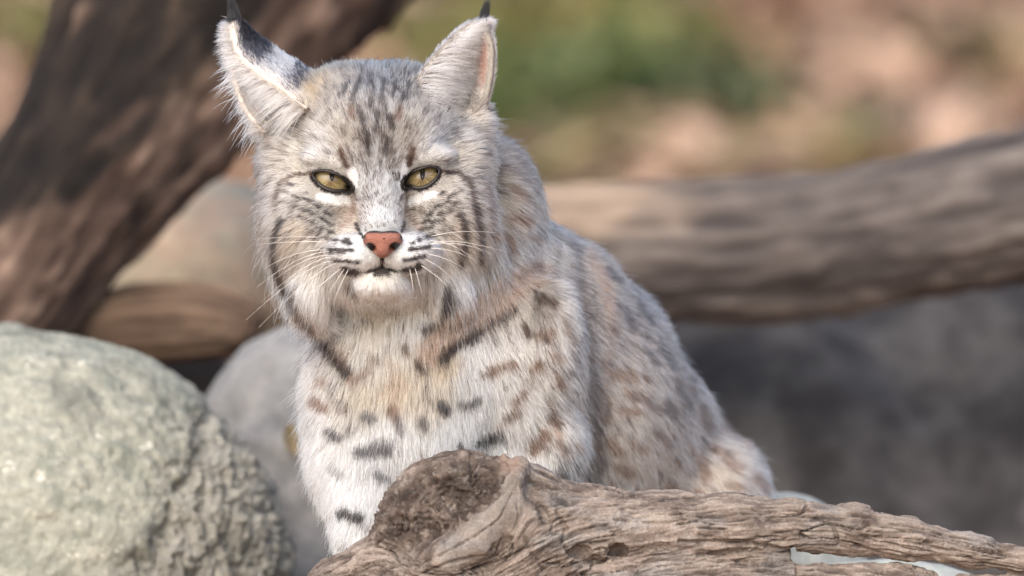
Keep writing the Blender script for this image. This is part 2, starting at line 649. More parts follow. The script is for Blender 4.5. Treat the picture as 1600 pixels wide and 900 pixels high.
# ------------------------------------------------------------------ stones
def stone_material(name, stops, scale=30, spots=None, dark=None, rough=.9, bmp=.5):
    m, nt, b = material(name)
    v = objvec(nt)
    n1 = noise(nt, scale, 6, .62, v)
    n2 = noise(nt, scale * 6, 4, .7, v)
    c = ramp(nt, n1, stops)
    c = mixc(nt, .5, c, ramp(nt, n2, [(.3, (90, 90, 88)), (.5, (128, 128, 128)), (.7, (176, 174, 168))]), 'OVERLAY')
    if spots:
        nzv = N(nt, 'TexNoise', Scale=spots[0] * 1.3, Detail=3.0)
        nt.links.new(v, nzv.inputs['Vector'])
        vm = nt.nodes.new('ShaderNodeMix')
        vm.data_type = 'VECTOR'
        vm.inputs[0].default_value = .035
        nt.links.new(v, vm.inputs[4])
        nt.links.new(nzv.outputs['Color'], vm.inputs[5])
        vo = N(nt, 'TexVoronoi', Scale=spots[0])
        nt.links.new(vm.outputs[1], vo.inputs['Vector'])
        sp = nt.nodes.new('ShaderNodeSeparateColor')
        nt.links.new(vo.outputs['Color'], sp.inputs[0])
        pw = N(nt, 'Math', operation='POWER')
        nt.links.new(sp.outputs[0], pw.inputs[0])
        pw.inputs[1].default_value = 5.0
        sm = N(nt, 'Math', operation='MULTIPLY_ADD')
        nt.links.new(pw.outputs[0], sm.inputs[0])
        sm.inputs[1].default_value = -.42
        nt.links.new(vo.outputs['Distance'], sm.inputs[2])
        f = nt.nodes.new('ShaderNodeMapRange')
        f.inputs[1].default_value, f.inputs[2].default_value = -.12, .06
        f.inputs[3].default_value, f.inputs[4].default_value = .7, 0
        nt.links.new(sm.outputs[0], f.inputs[0])
        c = mixc(nt, f.outputs[0], c, lin4(spots[1]))
    if dark:
        a = N(nt, 'Attribute', attribute_name='rough_part')
        c = mixc(nt, a.outputs['Fac'], c, mixc(nt, .5, ramp(nt, n1, dark), ramp(nt, n2, [(.3, (90, 90, 88)), (.5, (128, 128, 128)), (.7, (176, 174, 168))]), 'OVERLAY'))
    nt.links.new(c, b.inputs['Base Color'])
    b.inputs['Roughness'].default_value = rough
    b.inputs['Specular IOR Level'].default_value = .3
    bump(nt, b, n2, bmp, .004)
    return m

def rock(name, prims, h, mat, label, seed, amp=14, fs=120, lo=None, hi=None, sub=0, extra=None):
    prims = [tuple(p[:3]) + tuple(x * (1 + p[2] / DPX) for x in p[3:6]) + tuple(p[6:]) for p in prims]
    pts = np.array([L(*p[:3]) for p in prims])
    rr = np.array([max(p[3:6]) for p in prims])[:, None]
    S_ = SDF((pts - rr).min(0) - 30, (pts + rr).max(0) + 30, h)
    for p in prims: S_.ell(L(*p[:3]), (p[3], p[5], p[4]), p[6] if len(p) > 6 else 60, p[7] if len(p) > 7 else None)
    v, f = S_.mesh()
    v = smooth_mesh(v, f, 1)
    for _ in range(sub): v, f = subdivide(v, f)
    n = vnormals(v, f)
    d = amp * fbm(v / fs, 5, seed) + amp * .5 * (1 - np.abs(fbm(v / (fs * 1.6), 3, seed + 50)) * 4).clip(-.6, 1)
    at = None
    if extra: d, at = extra(v, n, d)
    v = v + n * d[:, None]
    o = obj_local(name, v, f, mat)
    tag(o, label, 'rock')
    if at is not None: attr(o, 'rough_part', at)
    return o

def boulder_extra(v, n, d):
    q = topx(v)
    # the right flank is a crumbling crust, the rest is smooth
    xb = 330 - (q[:, 1] - 640) * .42 + 26 * fbm(v / 60., 3, 61)
    r = sstep(-80, 60, q[:, 0] - xb + 60 * fbm(v / 30., 3, 63))
    lump = np.zeros(len(v))
    k = r > 0
    vk = v[k]
    d1, d2, cid = voronoi(vk / (30, 30, 30) + .5 * np.stack([fbm(vk / 24., 2, 71), fbm(vk / 24., 2, 72), fbm(vk / 24., 2, 73)], 1), 9)
    lump[k] = (cid - .45) * 8 + 3 * sstep(0, .4, d2 - d1) + 22 * fbm(vk / (34, 34, 50), 4, 75) + 11 * fbm(vk / 9., 3, 77)
    # a dark broken seam between the two
    seam = np.exp(-((q[:, 0] - xb - 8) / 15.) ** 2) * (.35 + .9 * sstep(-.1, .35, fbm(v / 18., 2, 81)))
    return d * (1 - .3 * r) + r * (lump - 12) - 16 * seam + 5.5 * fbm(v / 16., 4, 66) + 7 * fbm(v / 70., 3, 67), r
rock('boulder', [(22, 926, 1000, 448, 414, 350), (-250, 1000, 1100, 400, 430, 380), (80, 1500, 1040, 470, 520, 420, 120)], 7,
     stone_material('pale_green_stone', [(.3, (128, 129, 119)), (.42, (156, 157, 145)), (.52, (180, 180, 166)), (.6, (154, 157, 145)), (.75, (142, 147, 136))], 22, (95, (212, 210, 198)),
                    [(.3, (134, 132, 124)), (.5, (172, 170, 161)), (.7, (150, 147, 138))], bmp=.8),
     'pale greenish boulder with white lichen flecks and crumbling right flank in the left foreground', 3, 9, 150, sub=1, extra=boulder_extra)
rock('stone', [(500, 715, 1450, 200, 215, 150), (520, 860, 1450, 200, 260, 200), (440, 1300, 1450, 260, 520, 300, 100)], 12,
     stone_material('blue_grey_stone', [(.3, (104, 104, 105)), (.45, (136, 136, 137)), (.55, (152, 151, 150)), (.7, (124, 122, 120))], 14),
     'smooth blue grey stone just left of the chest of the bobcat', 13, 12, 120)
rock('stone', [(310, 440, 3100, 300, 160, 220), (100, 640, 3400, 380, 280, 300), (250, 1100, 3300, 500, 600, 400, 120)], 20,
     stone_material('sandy_stone', [(.3, (150, 138, 120)), (.45, (182, 170, 150)), (.55, (200, 184, 162)), (.7, (176, 172, 156))], 8),
     'pale sandy stone in the gap below the leaning log', 17, 16, 200)
rock('stone', [(240, 660, 2350, 230, 110, 160), (240, 1200, 2350, 300, 560, 220, 100)], 16,  # added stone, coloured dark in place of the shade below the log
     stone_material('shade_brown_stone', [(.3, (40, 34, 30)), (.5, (58, 49, 42)), (.7, (72, 62, 54))], 9),
     'added dark brown stone standing in for the shade under the short log end', 19, 10, 120)
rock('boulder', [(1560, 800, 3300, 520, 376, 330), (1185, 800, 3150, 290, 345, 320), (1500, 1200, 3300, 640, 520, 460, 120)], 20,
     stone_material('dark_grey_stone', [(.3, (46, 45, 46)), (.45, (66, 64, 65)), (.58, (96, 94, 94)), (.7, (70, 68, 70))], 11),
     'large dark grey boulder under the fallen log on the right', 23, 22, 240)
rock('stone', [(1222, 905, 760, 130, 138, 120), (1230, 1400, 760, 200, 560, 200, 80)], 10,
     stone_material('white_grey_stone', [(.3, (150, 156, 154)), (.5, (172, 176, 172)), (.7, (184, 184, 178))], 12),
     'pale grey stone peeping out beside the haunch of the bobcat', 29, 6, 100)
rock('stone', [(1380, 985, 330, 230, 112, 130), (1400, 1450, 330, 280, 480, 220, 90)], 10,
     stone_material('chalky_stone', [(.3, (176, 180, 176)), (.5, (196, 198, 192)), (.7, (206, 204, 198))], 12),
     'chalky white stone seen through the slot in the driftwood log', 31, 6, 100)
rock('stone', [(820, 1330, 420, 560, 262, 520), (820, 1700, 420, 640, 360, 560, 100)], 16,
     stone_material('sitting_stone', [(.3, (112, 110, 106)), (.5, (136, 134, 128)), (.7, (150, 146, 138))], 8),
     'flat grey stone under the bobcat and the driftwood log', 37, 8, 200)

# ------------------------------------------------------------------ background logs
def log_material(name, stops, streak=(.3, .7), rough=.9):
    m, nt, b = material(name)
    a = N(nt, 'Attribute', attribute_name='grain')
    a2 = N(nt, 'Attribute', attribute_name='patch')
    c = ramp(nt, a.outputs['Fac'], stops[0])
    c = mixc(nt, a2.outputs['Fac'], c, ramp(nt, a.outputs['Fac'], stops[1]))
    nt.links.new(c, b.inputs['Base Color'])
    b.inputs['Roughness'].default_value = rough
    b.inputs['Specular IOR Level'].default_value = .25
    return m

def wood_log(name, axis, mat, label, seed, seg=120, ns=260, amp=.075, patchfn=None, category='log'):
    A = np.array(axis, float)
    ctr = spline(np.concatenate([A[:, :3]], 1), ns)
    rad = spline(np.stack([A[:, 3]] * 3, 1), ns)[:, 0]
    lc = Larr(ctr)
    rad = rad * (1 + ctr[:, 2] / DPX)
    v, f = tube(lc, rad, seg)
    al = np.repeat(np.arange(ns), seg) * (np.linalg.norm(np.diff(lc, axis=0), axis=1).mean())
    th = np.tile(np.linspace(0, 2 * math.pi, seg, endpoint=False), ns)
    R_ = np.repeat(rad, seg)
    cs = np.stack([np.cos(th), np.sin(th)], 1)
    long_ = np.stack([al / 420., cs[:, 0] * 2.6, cs[:, 1] * 2.6], 1)
    fine = np.stack([al / 120., cs[:, 0] * 9, cs[:, 1] * 9], 1)
    blot = fbm(np.stack([al / 55., cs[:, 0] * 3.2, cs[:, 1] * 3.2], 1), 3, seed + 31)
    gr = .5 + .6 * (.4 * fbm(long_, 3, seed) + .6 * fbm(fine, 3, seed + 5) + .25 * blot)
    d = R_ * amp * (1.1 * fbm(np.stack([al / 300., cs[:, 0] * 1.2, cs[:, 1] * 1.2], 1), 3, seed + 9) + 1.0 * fbm(fine, 3, seed + 5) + .5 * blot)
    n = v - np.repeat(lc, seg, 0)
    n /= np.linalg.norm(n, axis=1, keepdims=True)
    v = v + n * d[:, None]
    # end caps, a little hollow
    nv = len(v)
    c0, c1 = v[:seg].mean(0), v[-seg:].mean(0)
    v = np.concatenate([v, [c0], [c1]])
    caps = [[nv, (j + 1) % seg, j, j] for j in range(seg)] + [[nv + 1, (ns - 1) * seg + j, (ns - 1) * seg + (j + 1) % seg, (ns - 1) * seg + (j + 1) % seg] for j in range(seg)]
    faces = [list(x) for x in f] + [c[:3] for c in caps]
    o = obj_local(name, v, faces, mat)
    tag(o, label, category)
    q = topx(v)
    pt = patchfn(q, v) if patchfn else np.clip(.5 + fbm(v / 160., 3, seed + 20), 0, 1)
    attr(o, 'grain', np.concatenate([np.clip(gr, 0, 1), [.4, .4]]))
    attr(o, 'patch', np.clip(pt, 0, 1))
    return o

def lean_patch(q, v):
    # dark bark left along the upper side, bare brown wood below
    d = (q[:, 0] - 640) * .687 + q[:, 1] * .727      # distance from the lower edge
    al = (-.727 * q[:, 0] + .687 * q[:, 1])
    st = np.stack([al / 240., d / 55., q[:, 2] / 120.], 1)
    return np.maximum(sstep(-110, -180, d + 90 * fbm(st * .7, 3, 5)) * .95, .85 * sstep(.1, .35, fbm(st, 3, 6))) * (1 - .5 * sstep(.15, .45, fbm(st * 1.3, 3, 7)))
lean = wood_log('leaning_log', [(490, -330, 2500, 330), (376, -110, 2300, 268), (228, 135, 2100, 184), (91, 336, 1950, 136), (-20, 500, 1850, 112), (-140, 680, 1800, 100), (-560, 1330, 1700, 96)],
         log_material('dark_bark', [[(.12, (46, 36, 31)), (.4, (70, 55, 47)), (.6, (92, 75, 65)), (.85, (146, 124, 108))], [(.2, (14, 12, 11)), (.5, (25, 21, 19)), (.7, (42, 35, 29)), (.9, (76, 62, 51))]]),
         'dark brown log leaning across the upper left corner behind the bobcat', 101, patchfn=lean_patch)
# knot stub on the leaning log
ks, kf = tube(np.array([L(182, 162, 1960), L(180, 160, 1925), L(179, 159, 1905), L(179, 159, 1899)]), [34, 30, 24, 4], 20)
ko = obj_local('knot', ks, kf, log_material('knot_wood', [[(0, (160, 134, 114)), (1, (190, 160, 138))], [(0, (160, 134, 114)), (1, (190, 160, 138))]]), lean)

def fall_patch(q, v):
    return np.maximum(sstep(1180, 980, q[:, 0] + 160 * fbm(v / 170., 3, 8)) * sstep(400, 330, q[:, 1] + 60 * fbm(v / 120., 2, 9)), sstep(620, 480, q[:, 0]))
wood_log('fallen_log', [(470, 380, 2560, 60), (560, 384, 2540, 92), (680, 390, 2520, 102), (800, 392, 2500, 104), (1050, 392, 2480, 112), (1280, 380, 2450, 112), (1450, 350, 2420, 116), (1620, 318, 2400, 122), (1800, 280, 2380, 126), (2300, 190, 2300, 130)],
         log_material('grey_log', [[(.12, (50, 46, 45)), (.4, (72, 66, 64)), (.6, (92, 85, 81)), (.9, (120, 111, 105))], [(.15, (92, 80, 71)), (.45, (134, 118, 104)), (.85, (168, 149, 131))]]),
         'grey weathered log lying behind the bobcat and running to the right edge', 111, ns=420, patchfn=fall_patch)
wood_log('branch_stump', [(-60, 560, 2000, 40), (110, 535, 1980, 56), (200, 512, 1960, 64), (290, 505, 1940, 64), (350, 506, 1920, 54), (390, 512, 1910, 40), (405, 516, 1905, 16)],
         log_material('stump_wood', [[(.2, (58, 46, 38)), (.5, (92, 75, 61)), (.8, (124, 103, 86))], [(.2, (46, 37, 31)), (.5, (76, 62, 52)), (.8, (104, 86, 72))]]),
         'short brown log end lying between the boulder and the bobcat', 121, ns=120)
# one yellow leaf caught on the blue grey stone
pl_ = world(L(452, 690, 1270)[None])[0]
lv1, lf1 = leaf_cards(np.zeros((1, 3)), np.array([.026]), np.array([.6]), np.array([1.2]), np.array([.5]))
yl = link('yellow_leaf', raw_mesh('yellow_leaf', lv1, lf1, MAT_LEAF))
yl.location = pl_
tag(yl, 'small yellow brown dry leaf stuck on the blue grey stone', 'leaf')
attr(yl, 'leaf_colour', np.tile(lin((128, 116, 88)), (15, 1)), 'FLOAT_COLOR')
# ================================================================== the bobcat
CAT_BASE = world(L(800, 1085, 250)[None])[0]
cat = empty('bobcat', CAT_BASE)
tag(cat, 'spotted grey and tan bobcat with black ear tufts sitting behind the driftwood log', 'bobcat')

EYES = [  # centre px, py; visible opening outline (px)
    dict(c=(518, 282), poly=[(490, 272.5), (497, 269.5), (506, 269), (518, 271.5), (531, 278), (541, 288), (546, 295), (537, 295), (526, 295.5), (513, 293), (500, 285)], duct=(556, 305), s=-1),
    dict(c=(661, 278), poly=[(684.5, 267.5), (679, 263.5), (672, 262.5), (660, 265), (648, 269.5), (639, 278), (634, 289), (642, 288), (653, 291), (666, 288), (678, 279)], duct=(629, 300), s=1),
]
EYE_R = 34.0
EYE_W = 33.0

def quadsheet(A, S, B, nt=60, ns=40):
    """ear: sheet through front edge A, spine S and rear edge B (px, py, w lists)"""
    A, S, B = [spline(Larr(x), nt) for x in (A, S, B)]
    s = np.linspace(0, 1, ns)[None, :, None]
    A, S, B = A[:, None], S[:, None], B[:, None]
    Cc = 2 * S - 0.5 * (A + B)
    P = A * (1 - s) ** 2 + 2 * Cc * s * (1 - s) + B * s ** 2
    return P

EAR_R = quadsheet([(634, 158, 34), (664, 108, 66), (704, 62, 92), (733, 40, 106), (752, 34, 112)],
                  [(716, 210, 150), (722, 146, 152), (738, 98, 146), (750, 62, 130), (756, 38, 114)],
                  [(742, 205, 98), (758, 160, 92), (767, 118, 96), (769, 76, 104), (758, 40, 112)])
EAR_L = quadsheet([(478, 168, 30), (440, 138, 46), (402, 112, 62), (372, 80, 84), (365, 36, 104)],
                  [(496, 130, 176), (462, 106, 178), (424, 80, 166), (390, 52, 136), (367, 32, 106)],
                  [(412, 206, 70), (382, 168, 84), (366, 120, 96), (360, 80, 102), (364, 38, 104)])

lo = np.array([-470.0, -150, -668])
hi = np.array([470.0, 800, 470])
S = SDF(lo, hi, 4.0)
E = lambda px, py, w, rx, ry, rw, k=22, rot=None, sub=False: S.ell(L(px, py, w), (rx, rw, ry), k, rot, sub)
# trunk, back to front
E(880, 560, 390, 118, 188, 170, 40)              # withers
E(948, 640, 480, 122, 205, 220, 40)              # barrel
E(1010, 720, 560, 120, 170, 170, 40)             # loin
E(1088, 790, 560, 112, 128, 140, 24)             # haunch, thigh
E(900, 900, 420, 190, 160, 260, 40)              # belly
E(640, 620, 150, 150, 215, 115, 40)              # chest
E(538, 650, 140, 58, 150, 90, 30)                # far shoulder
E(795, 610, 200, 112, 200, 125, 12)              # near shoulder
E(846, 560, 150, 60, 120, 70, 16)                # upper arm
E(858, 690, 150, 52, 80, 66, 16)                 # elbow
S.cone(L(610, 330, 170), L(690, 560, 215), 138, 165, 40)   # neck
E(764, 385, 280, 84, 168, 125, 30)               # nape
E(840, 470, 330, 70, 120, 120, 40)
E(750, 182, 112, 16, 30, 24, 8)                  # fold at the ear's outer base
# legs and paws
S.cone(L(556, 720, 110), L(586, 900, 62), 62, 44, 30)
S.cone(L(586, 900, 62), L(572, 1040, 52), 44, 38, 20)
E(570, 1064, 18, 46, 26, 66, 14)
for q in (-30, -10, 10, 30): E(570 + q, 1070, -34, 11, 17, 22, 6)
S.cone(L(818, 760, 150), L(806, 920, 110), 74, 50, 30)
S.cone(L(806, 920, 110), L(800, 1040, 96), 50, 38, 20)
E(798, 1064, 64, 46, 26, 66, 14)
for q in (-30, -10, 10, 30): E(798 + q, 1070, 12, 11, 17, 22, 6)
S.cone(L(1100, 850, 520), L(1030, 990, 430), 90, 46, 24)
E(1035, 1060, 380, 44, 28, 100, 16)
for q in (-28, -9, 9, 28): E(1035 + q, 1066, 286, 11, 17, 20, 6)
S.cone(L(1120, 900, 690), L(1150, 1010, 740), 34, 24, 20)  # bob tail
# head
E(588, 222, 118, 138, 112, 138, 40)              # cranium
E(540, 150, 140, 62, 42, 80, 40)
E(640, 150, 150, 62, 42, 80, 40)
E(590, 225, 46, 92, 88, 82, 30)                  # forehead
E(456, 262, 104, 46, 62, 66, 30)                 # temples
E(722, 258, 104, 44, 62, 66, 30)
E(492, 342, 66, 80, 86, 80, 30)                  # cheeks
E(692, 342, 66, 78, 92, 80, 30)
E(474, 385, 112, 42, 72, 62, 26)                 # ruffs
E(728, 402, 116, 44, 92, 62, 26)
E(592, 400, 40, 92, 72, 84, 30)                  # jaw
E(496, 430, 52, 40, 56, 46, 14)                  # hanging ruffs
E(692, 432, 52, 40, 56, 46, 14)
S.cone(L(590, 262, 8), L(597, 356, -66), 44, 30, 24)       # nose bridge
E(560, 396, -52, 50, 32, 48, 10)                 # whisker pads
E(637, 394, -52, 48, 32, 48, 10)
E(594, 440, -40, 42, 25, 44, 8)                  # chin
E(520, 250, 12, 46, 17, 28, 14, rot=-0.12)       # brows
E(661, 246, 12, 46, 17, 28, 14, rot=0.12)
for e in EYES:
    cx, cy = e['c']
    S.ell(L(cx, cy, 32), (EYE_R + 8,) * 3, 12)
    # opening between the lids
    pl = spline(np.array(e['poly']), 60, True)
    c0 = pl.mean(0)
    X0, Z0 = (pl[:, 0] - 800), (450 - pl[:, 1])
    sl, X, Y, Z = S.box(np.array([X0.min() - 12, -90, Z0.min() - 12]), np.array([X0.max() + 12, 28, Z0.max() + 12]))
    XX, ZZ = np.meshgrid(X.ravel(), Z.ravel(), indexing='ij')
    dd = np.sqrt((XX[..., None] - X0) ** 2 + (ZZ[..., None] - Z0) ** 2).min(-1)
    inside = np.zeros(XX.shape, bool)
    for (xa, za), (xb, zb) in zip(zip(X0, Z0), zip(np.roll(X0, -1), np.roll(Z0, -1))):
        if za == zb: continue
        cr = ((za > ZZ) != (zb > ZZ)) & (XX < (xb - xa) * (ZZ - za) / (zb - za) + xa)
        inside ^= cr
    sd2 = np.where(inside, -dd, dd) - 3.0
    S.merge(sl, np.broadcast_to(sd2[:, None, :], S.d[sl].shape).astype(np.float32), 0, sub=True)
# mouth line
for a, b in (((592, 419, -96), (560, 425, -86)), ((560, 425, -84), (540, 428, -60)), ((600, 420, -92), (632, 424, -84)), ((632, 424, -84), (652, 420, -60)), ((597, 402, -100), (597, 420, -98))):
    S.cone(L(*a), L(*b), 2.6, 2.6, 4, sub=True)
# ears as thick sheets
for P, th in ((EAR_R, 5.0), (EAR_L, 5.0)):
    pts = P.reshape(-1, 3)
    kd = KDTree(len(pts))
    for i, p in enumerate(pts): kd.insert(p, i)
    kd.balance()
    sl, X, Y, Z = S.box(pts.min(0) - 18, pts.max(0) + 18)
    sub = S.d[sl]
    d = np.full(sub.shape, 30.0, np.float32)
    # coarse mask: voxels close to a sample
    q = np.floor((pts - S.lo) / S.h).astype(int) - np.array([s_.start for s_ in sl])
    mk = np.zeros(sub.shape, bool)
    for a in range(-4, 5):
        for b in range(-4, 5):
            for c in range(-4, 5):
                r = q + (a, b, c)
                ok = ((r >= 0) & (r < sub.shape)).all(1)
                r = r[ok]
                mk[r[:, 0], r[:, 1], r[:, 2]] = True
    xs, ys, zs = X.ravel(), Y.ravel(), Z.ravel()
    for i, j, k in np.argwhere(mk):
        d[i, j, k] = kd.find((xs[i], ys[j], zs[k]))[2] - th
    S.merge(sl, d, 10)

bv, bf = S.mesh()
# keep the largest connected piece: drop stray cells inside
bv = smooth_mesh(bv, bf, 2, 0.5)
bn = vnormals(bv, bf)

# ------------------------------------------------------------------ coat: direction, length, lift
G = []   # px, py, w, dx, dy, dw, length, lift
def g(px, py, w, dx, dy, dw, ln, lift): G.append((px, py, w, dx, dy, dw, ln, lift))
def gm(px, py, w, dx, dy, dw, ln, lift):
    g(px, py, w, dx, dy, dw, ln, lift)
    g(1183 - px, py, w, -dx, dy, dw, ln, lift)
g(597, 352, -100, 0, -1, .3, 7, .4)
g(594, 320, -72, 0, -1, .3, 10, .4)
g(591, 280, -45, 0, -1, .3, 13, .38)
g(590, 240, -40, 0, -1, .1, 16, .36)
g(590, 190, -30, 0, -1, .1, 19, .38)
g(589, 150, 10, 0, -1, .5, 18, .35)
g(588, 115, 80, 0, -.6, 1, 22, .4)
g(588, 110, 150, 0, .1, 1, 26, .4)
gm(565, 330, -60, -.5, -.9, .5, 9, .35)
gm(550, 345, -40, -1, -.2, .6, 11, .32)
gm(560, 285, -25, -.3, -1, .2, 10, .32)
gm(545, 250, -20, -.4, -1, .1, 13, .28)
gm(510, 235, 0, -.8, -.8, .3, 17, .32)
gm(485, 250, 20, -1, -.25, .5, 18, .3)
gm(540, 190, -10, -.35, -1, .2, 17, .32)
gm(500, 170, 30, -.6, -.8, .4, 20, .35)
gm(535, 130, 60, -.3, -.8, .8, 22, .38)
gm(470, 200, 60, -1, -.3, .5, 24, .35)
gm(440, 230, 90, -1, .25, .6, 30, .38)
gm(523, 308, -12, -.8, .35, .4, 13, .3)
gm(480, 300, 10, -1, .25, .5, 14, .25)
gm(515, 335, -20, -.9, .3, .5, 10, .22)
gm(485, 340, -8, -1, .4, .4, 17, .25)
gm(450, 310, 40, -.9, .5, .6, 26, .32)
gm(425, 300, 90, -.5, .9, .6, 30, .34)
gm(410, 330, 130, -.3, 1, .5, 40, .36)
gm(455, 360, 30, -.8, .8, .3, 34, .32)
gm(500, 375, -10, -.8, .7, .3, 24, .28)
gm(430, 390, 90, -.2, 1, .2, 52, .34)
gm(465, 410, 50, -.15, 1, .1, 56, .34)
gm(510, 420, 10, -.25, 1, .05, 50, .3)
gm(540, 440, 10, -.15, 1, .0, 42, .3)
gm(450, 450, 110, .1, 1, .0, 60, .36)
gm(500, 460, 60, .05, 1, 0, 60, .36)
gm(562, 392, -95, -1, .15, .4, 9, .3)
gm(540, 385, -85, -1, .0, .5, 10, .3)
gm(525, 395, -60, -1, .3, .5, 9, .22)
gm(560, 415, -85, -.7, .6, .4, 9, .3)
g(594, 415, -95, 0, 1, .2, 6, .3)
gm(578, 436, -72, -.2, 1, .1, 14, .32)
g(594, 455, -60, 0, 1, .3, 20, .34)
g(592, 480, 10, 0, 1, .0, 44, .3)
g(592, 510, 40, 0, 1, -.05, 58, .32)
# neck and chest
g(520, 520, 70, -.1, 1, 0, 55, .34)
g(480, 540, 110, -.35, 1, .2, 50, .4)
g(700, 520, 70, .05, 1, 0, 46, .38)
g(760, 480, 120, .2, 1, .1, 46, .4)
g(620, 580, 40, 0, 1, -.05, 46, .42)
g(620, 680, 35, 0, 1, 0, 46, .44)
g(720, 620, 50, .1, 1, 0, 44, .42)
g(480, 620, 130, -.45, 1, .2, 44, .42)
g(490, 700, 130, -.35, 1, .1, 42, .42)
g(530, 780, 70, -.2, 1, 0, 38, .4)
g(545, 900, 20, -.15, 1, 0, 26, .35)
g(552, 1050, 0, 0, .8, -.6, 10, .25)
g(800, 1050, 40, 0, .8, -.6, 10, .25)
g(620, 800, 60, 0, 1, 0, 50, .38)
g(790, 330, 180, .5, .9, .4, 46, .36)
g(770, 250, 190, .6, .6, .6, 40, .4)
g(830, 400, 260, .5, .9, .4, 48, .36)
g(720, 230, 260, .5, .5, .8, 36, .4)
g(800, 520, 90, .35, 1, .1, 40, .42)
g(850, 600, 100, .55, .9, .2, 46, .34)
g(820, 700, 90, .35, 1, .1, 46, .34)
g(880, 480, 240, .55, .9, .4, 46, .36)
g(900, 700, 180, .45, .9, .3, 44, .36)
g(940, 450, 340, .6, .8, .6, 44, .38)
g(1000, 520, 400, .6, .8, .5, 42, .36)
g(980, 640, 320, .5, .9, .3, 42, .32)
g(1060, 600, 480, .6, .8, .5, 42, .38)
g(1060, 740, 440, .5, .9, .2, 42, .34)
g(1140, 700, 520, .6, .7, .4, 50, .46)
g(1180, 780, 540, .6, .8, .3, 50, .46)
g(1100, 800, 430, .3, 1, .1, 44, .38)
g(900, 900, 250, .3, 1, 0, 40, .34)
g(1035, 1060, 330, 0, .8, -.6, 10, .25)
# far side and back
g(900, 450, 560, .6, .6, .7, 44, .36)
g(700, 600, 320, -.2, 1, .4, 44, .36)
g(1000, 800, 750, .2, 1, .4, 44, .36)
g(560, 250, 240, 0, .4, 1, 34, .38)
G = np.array(G, float)
G[:, 6] *= np.where((G[:, 6] > 36) & ((G[:, 1] > 485) | (G[:, 2] > 150)), np.where(G[:, 2] > 230, .66, .76), 1.0)

def idw(q, pts, vals, power=4.0, wscale=0.8, chunk=40000):
    out = np.empty((len(q), vals.shape[1]))
    a = pts * (1, 1, wscale)
    for i in range(0, len(q), chunk):
        b = q[i:i + chunk] * (1, 1, wscale)
        d2 = ((b[:, None, :] - a[None]) ** 2).sum(-1) + 60.0
        w = d2 ** (-power / 2)
        out[i:i + chunk] = (w @ vals) / w.sum(1, keepdims=True)
    return out

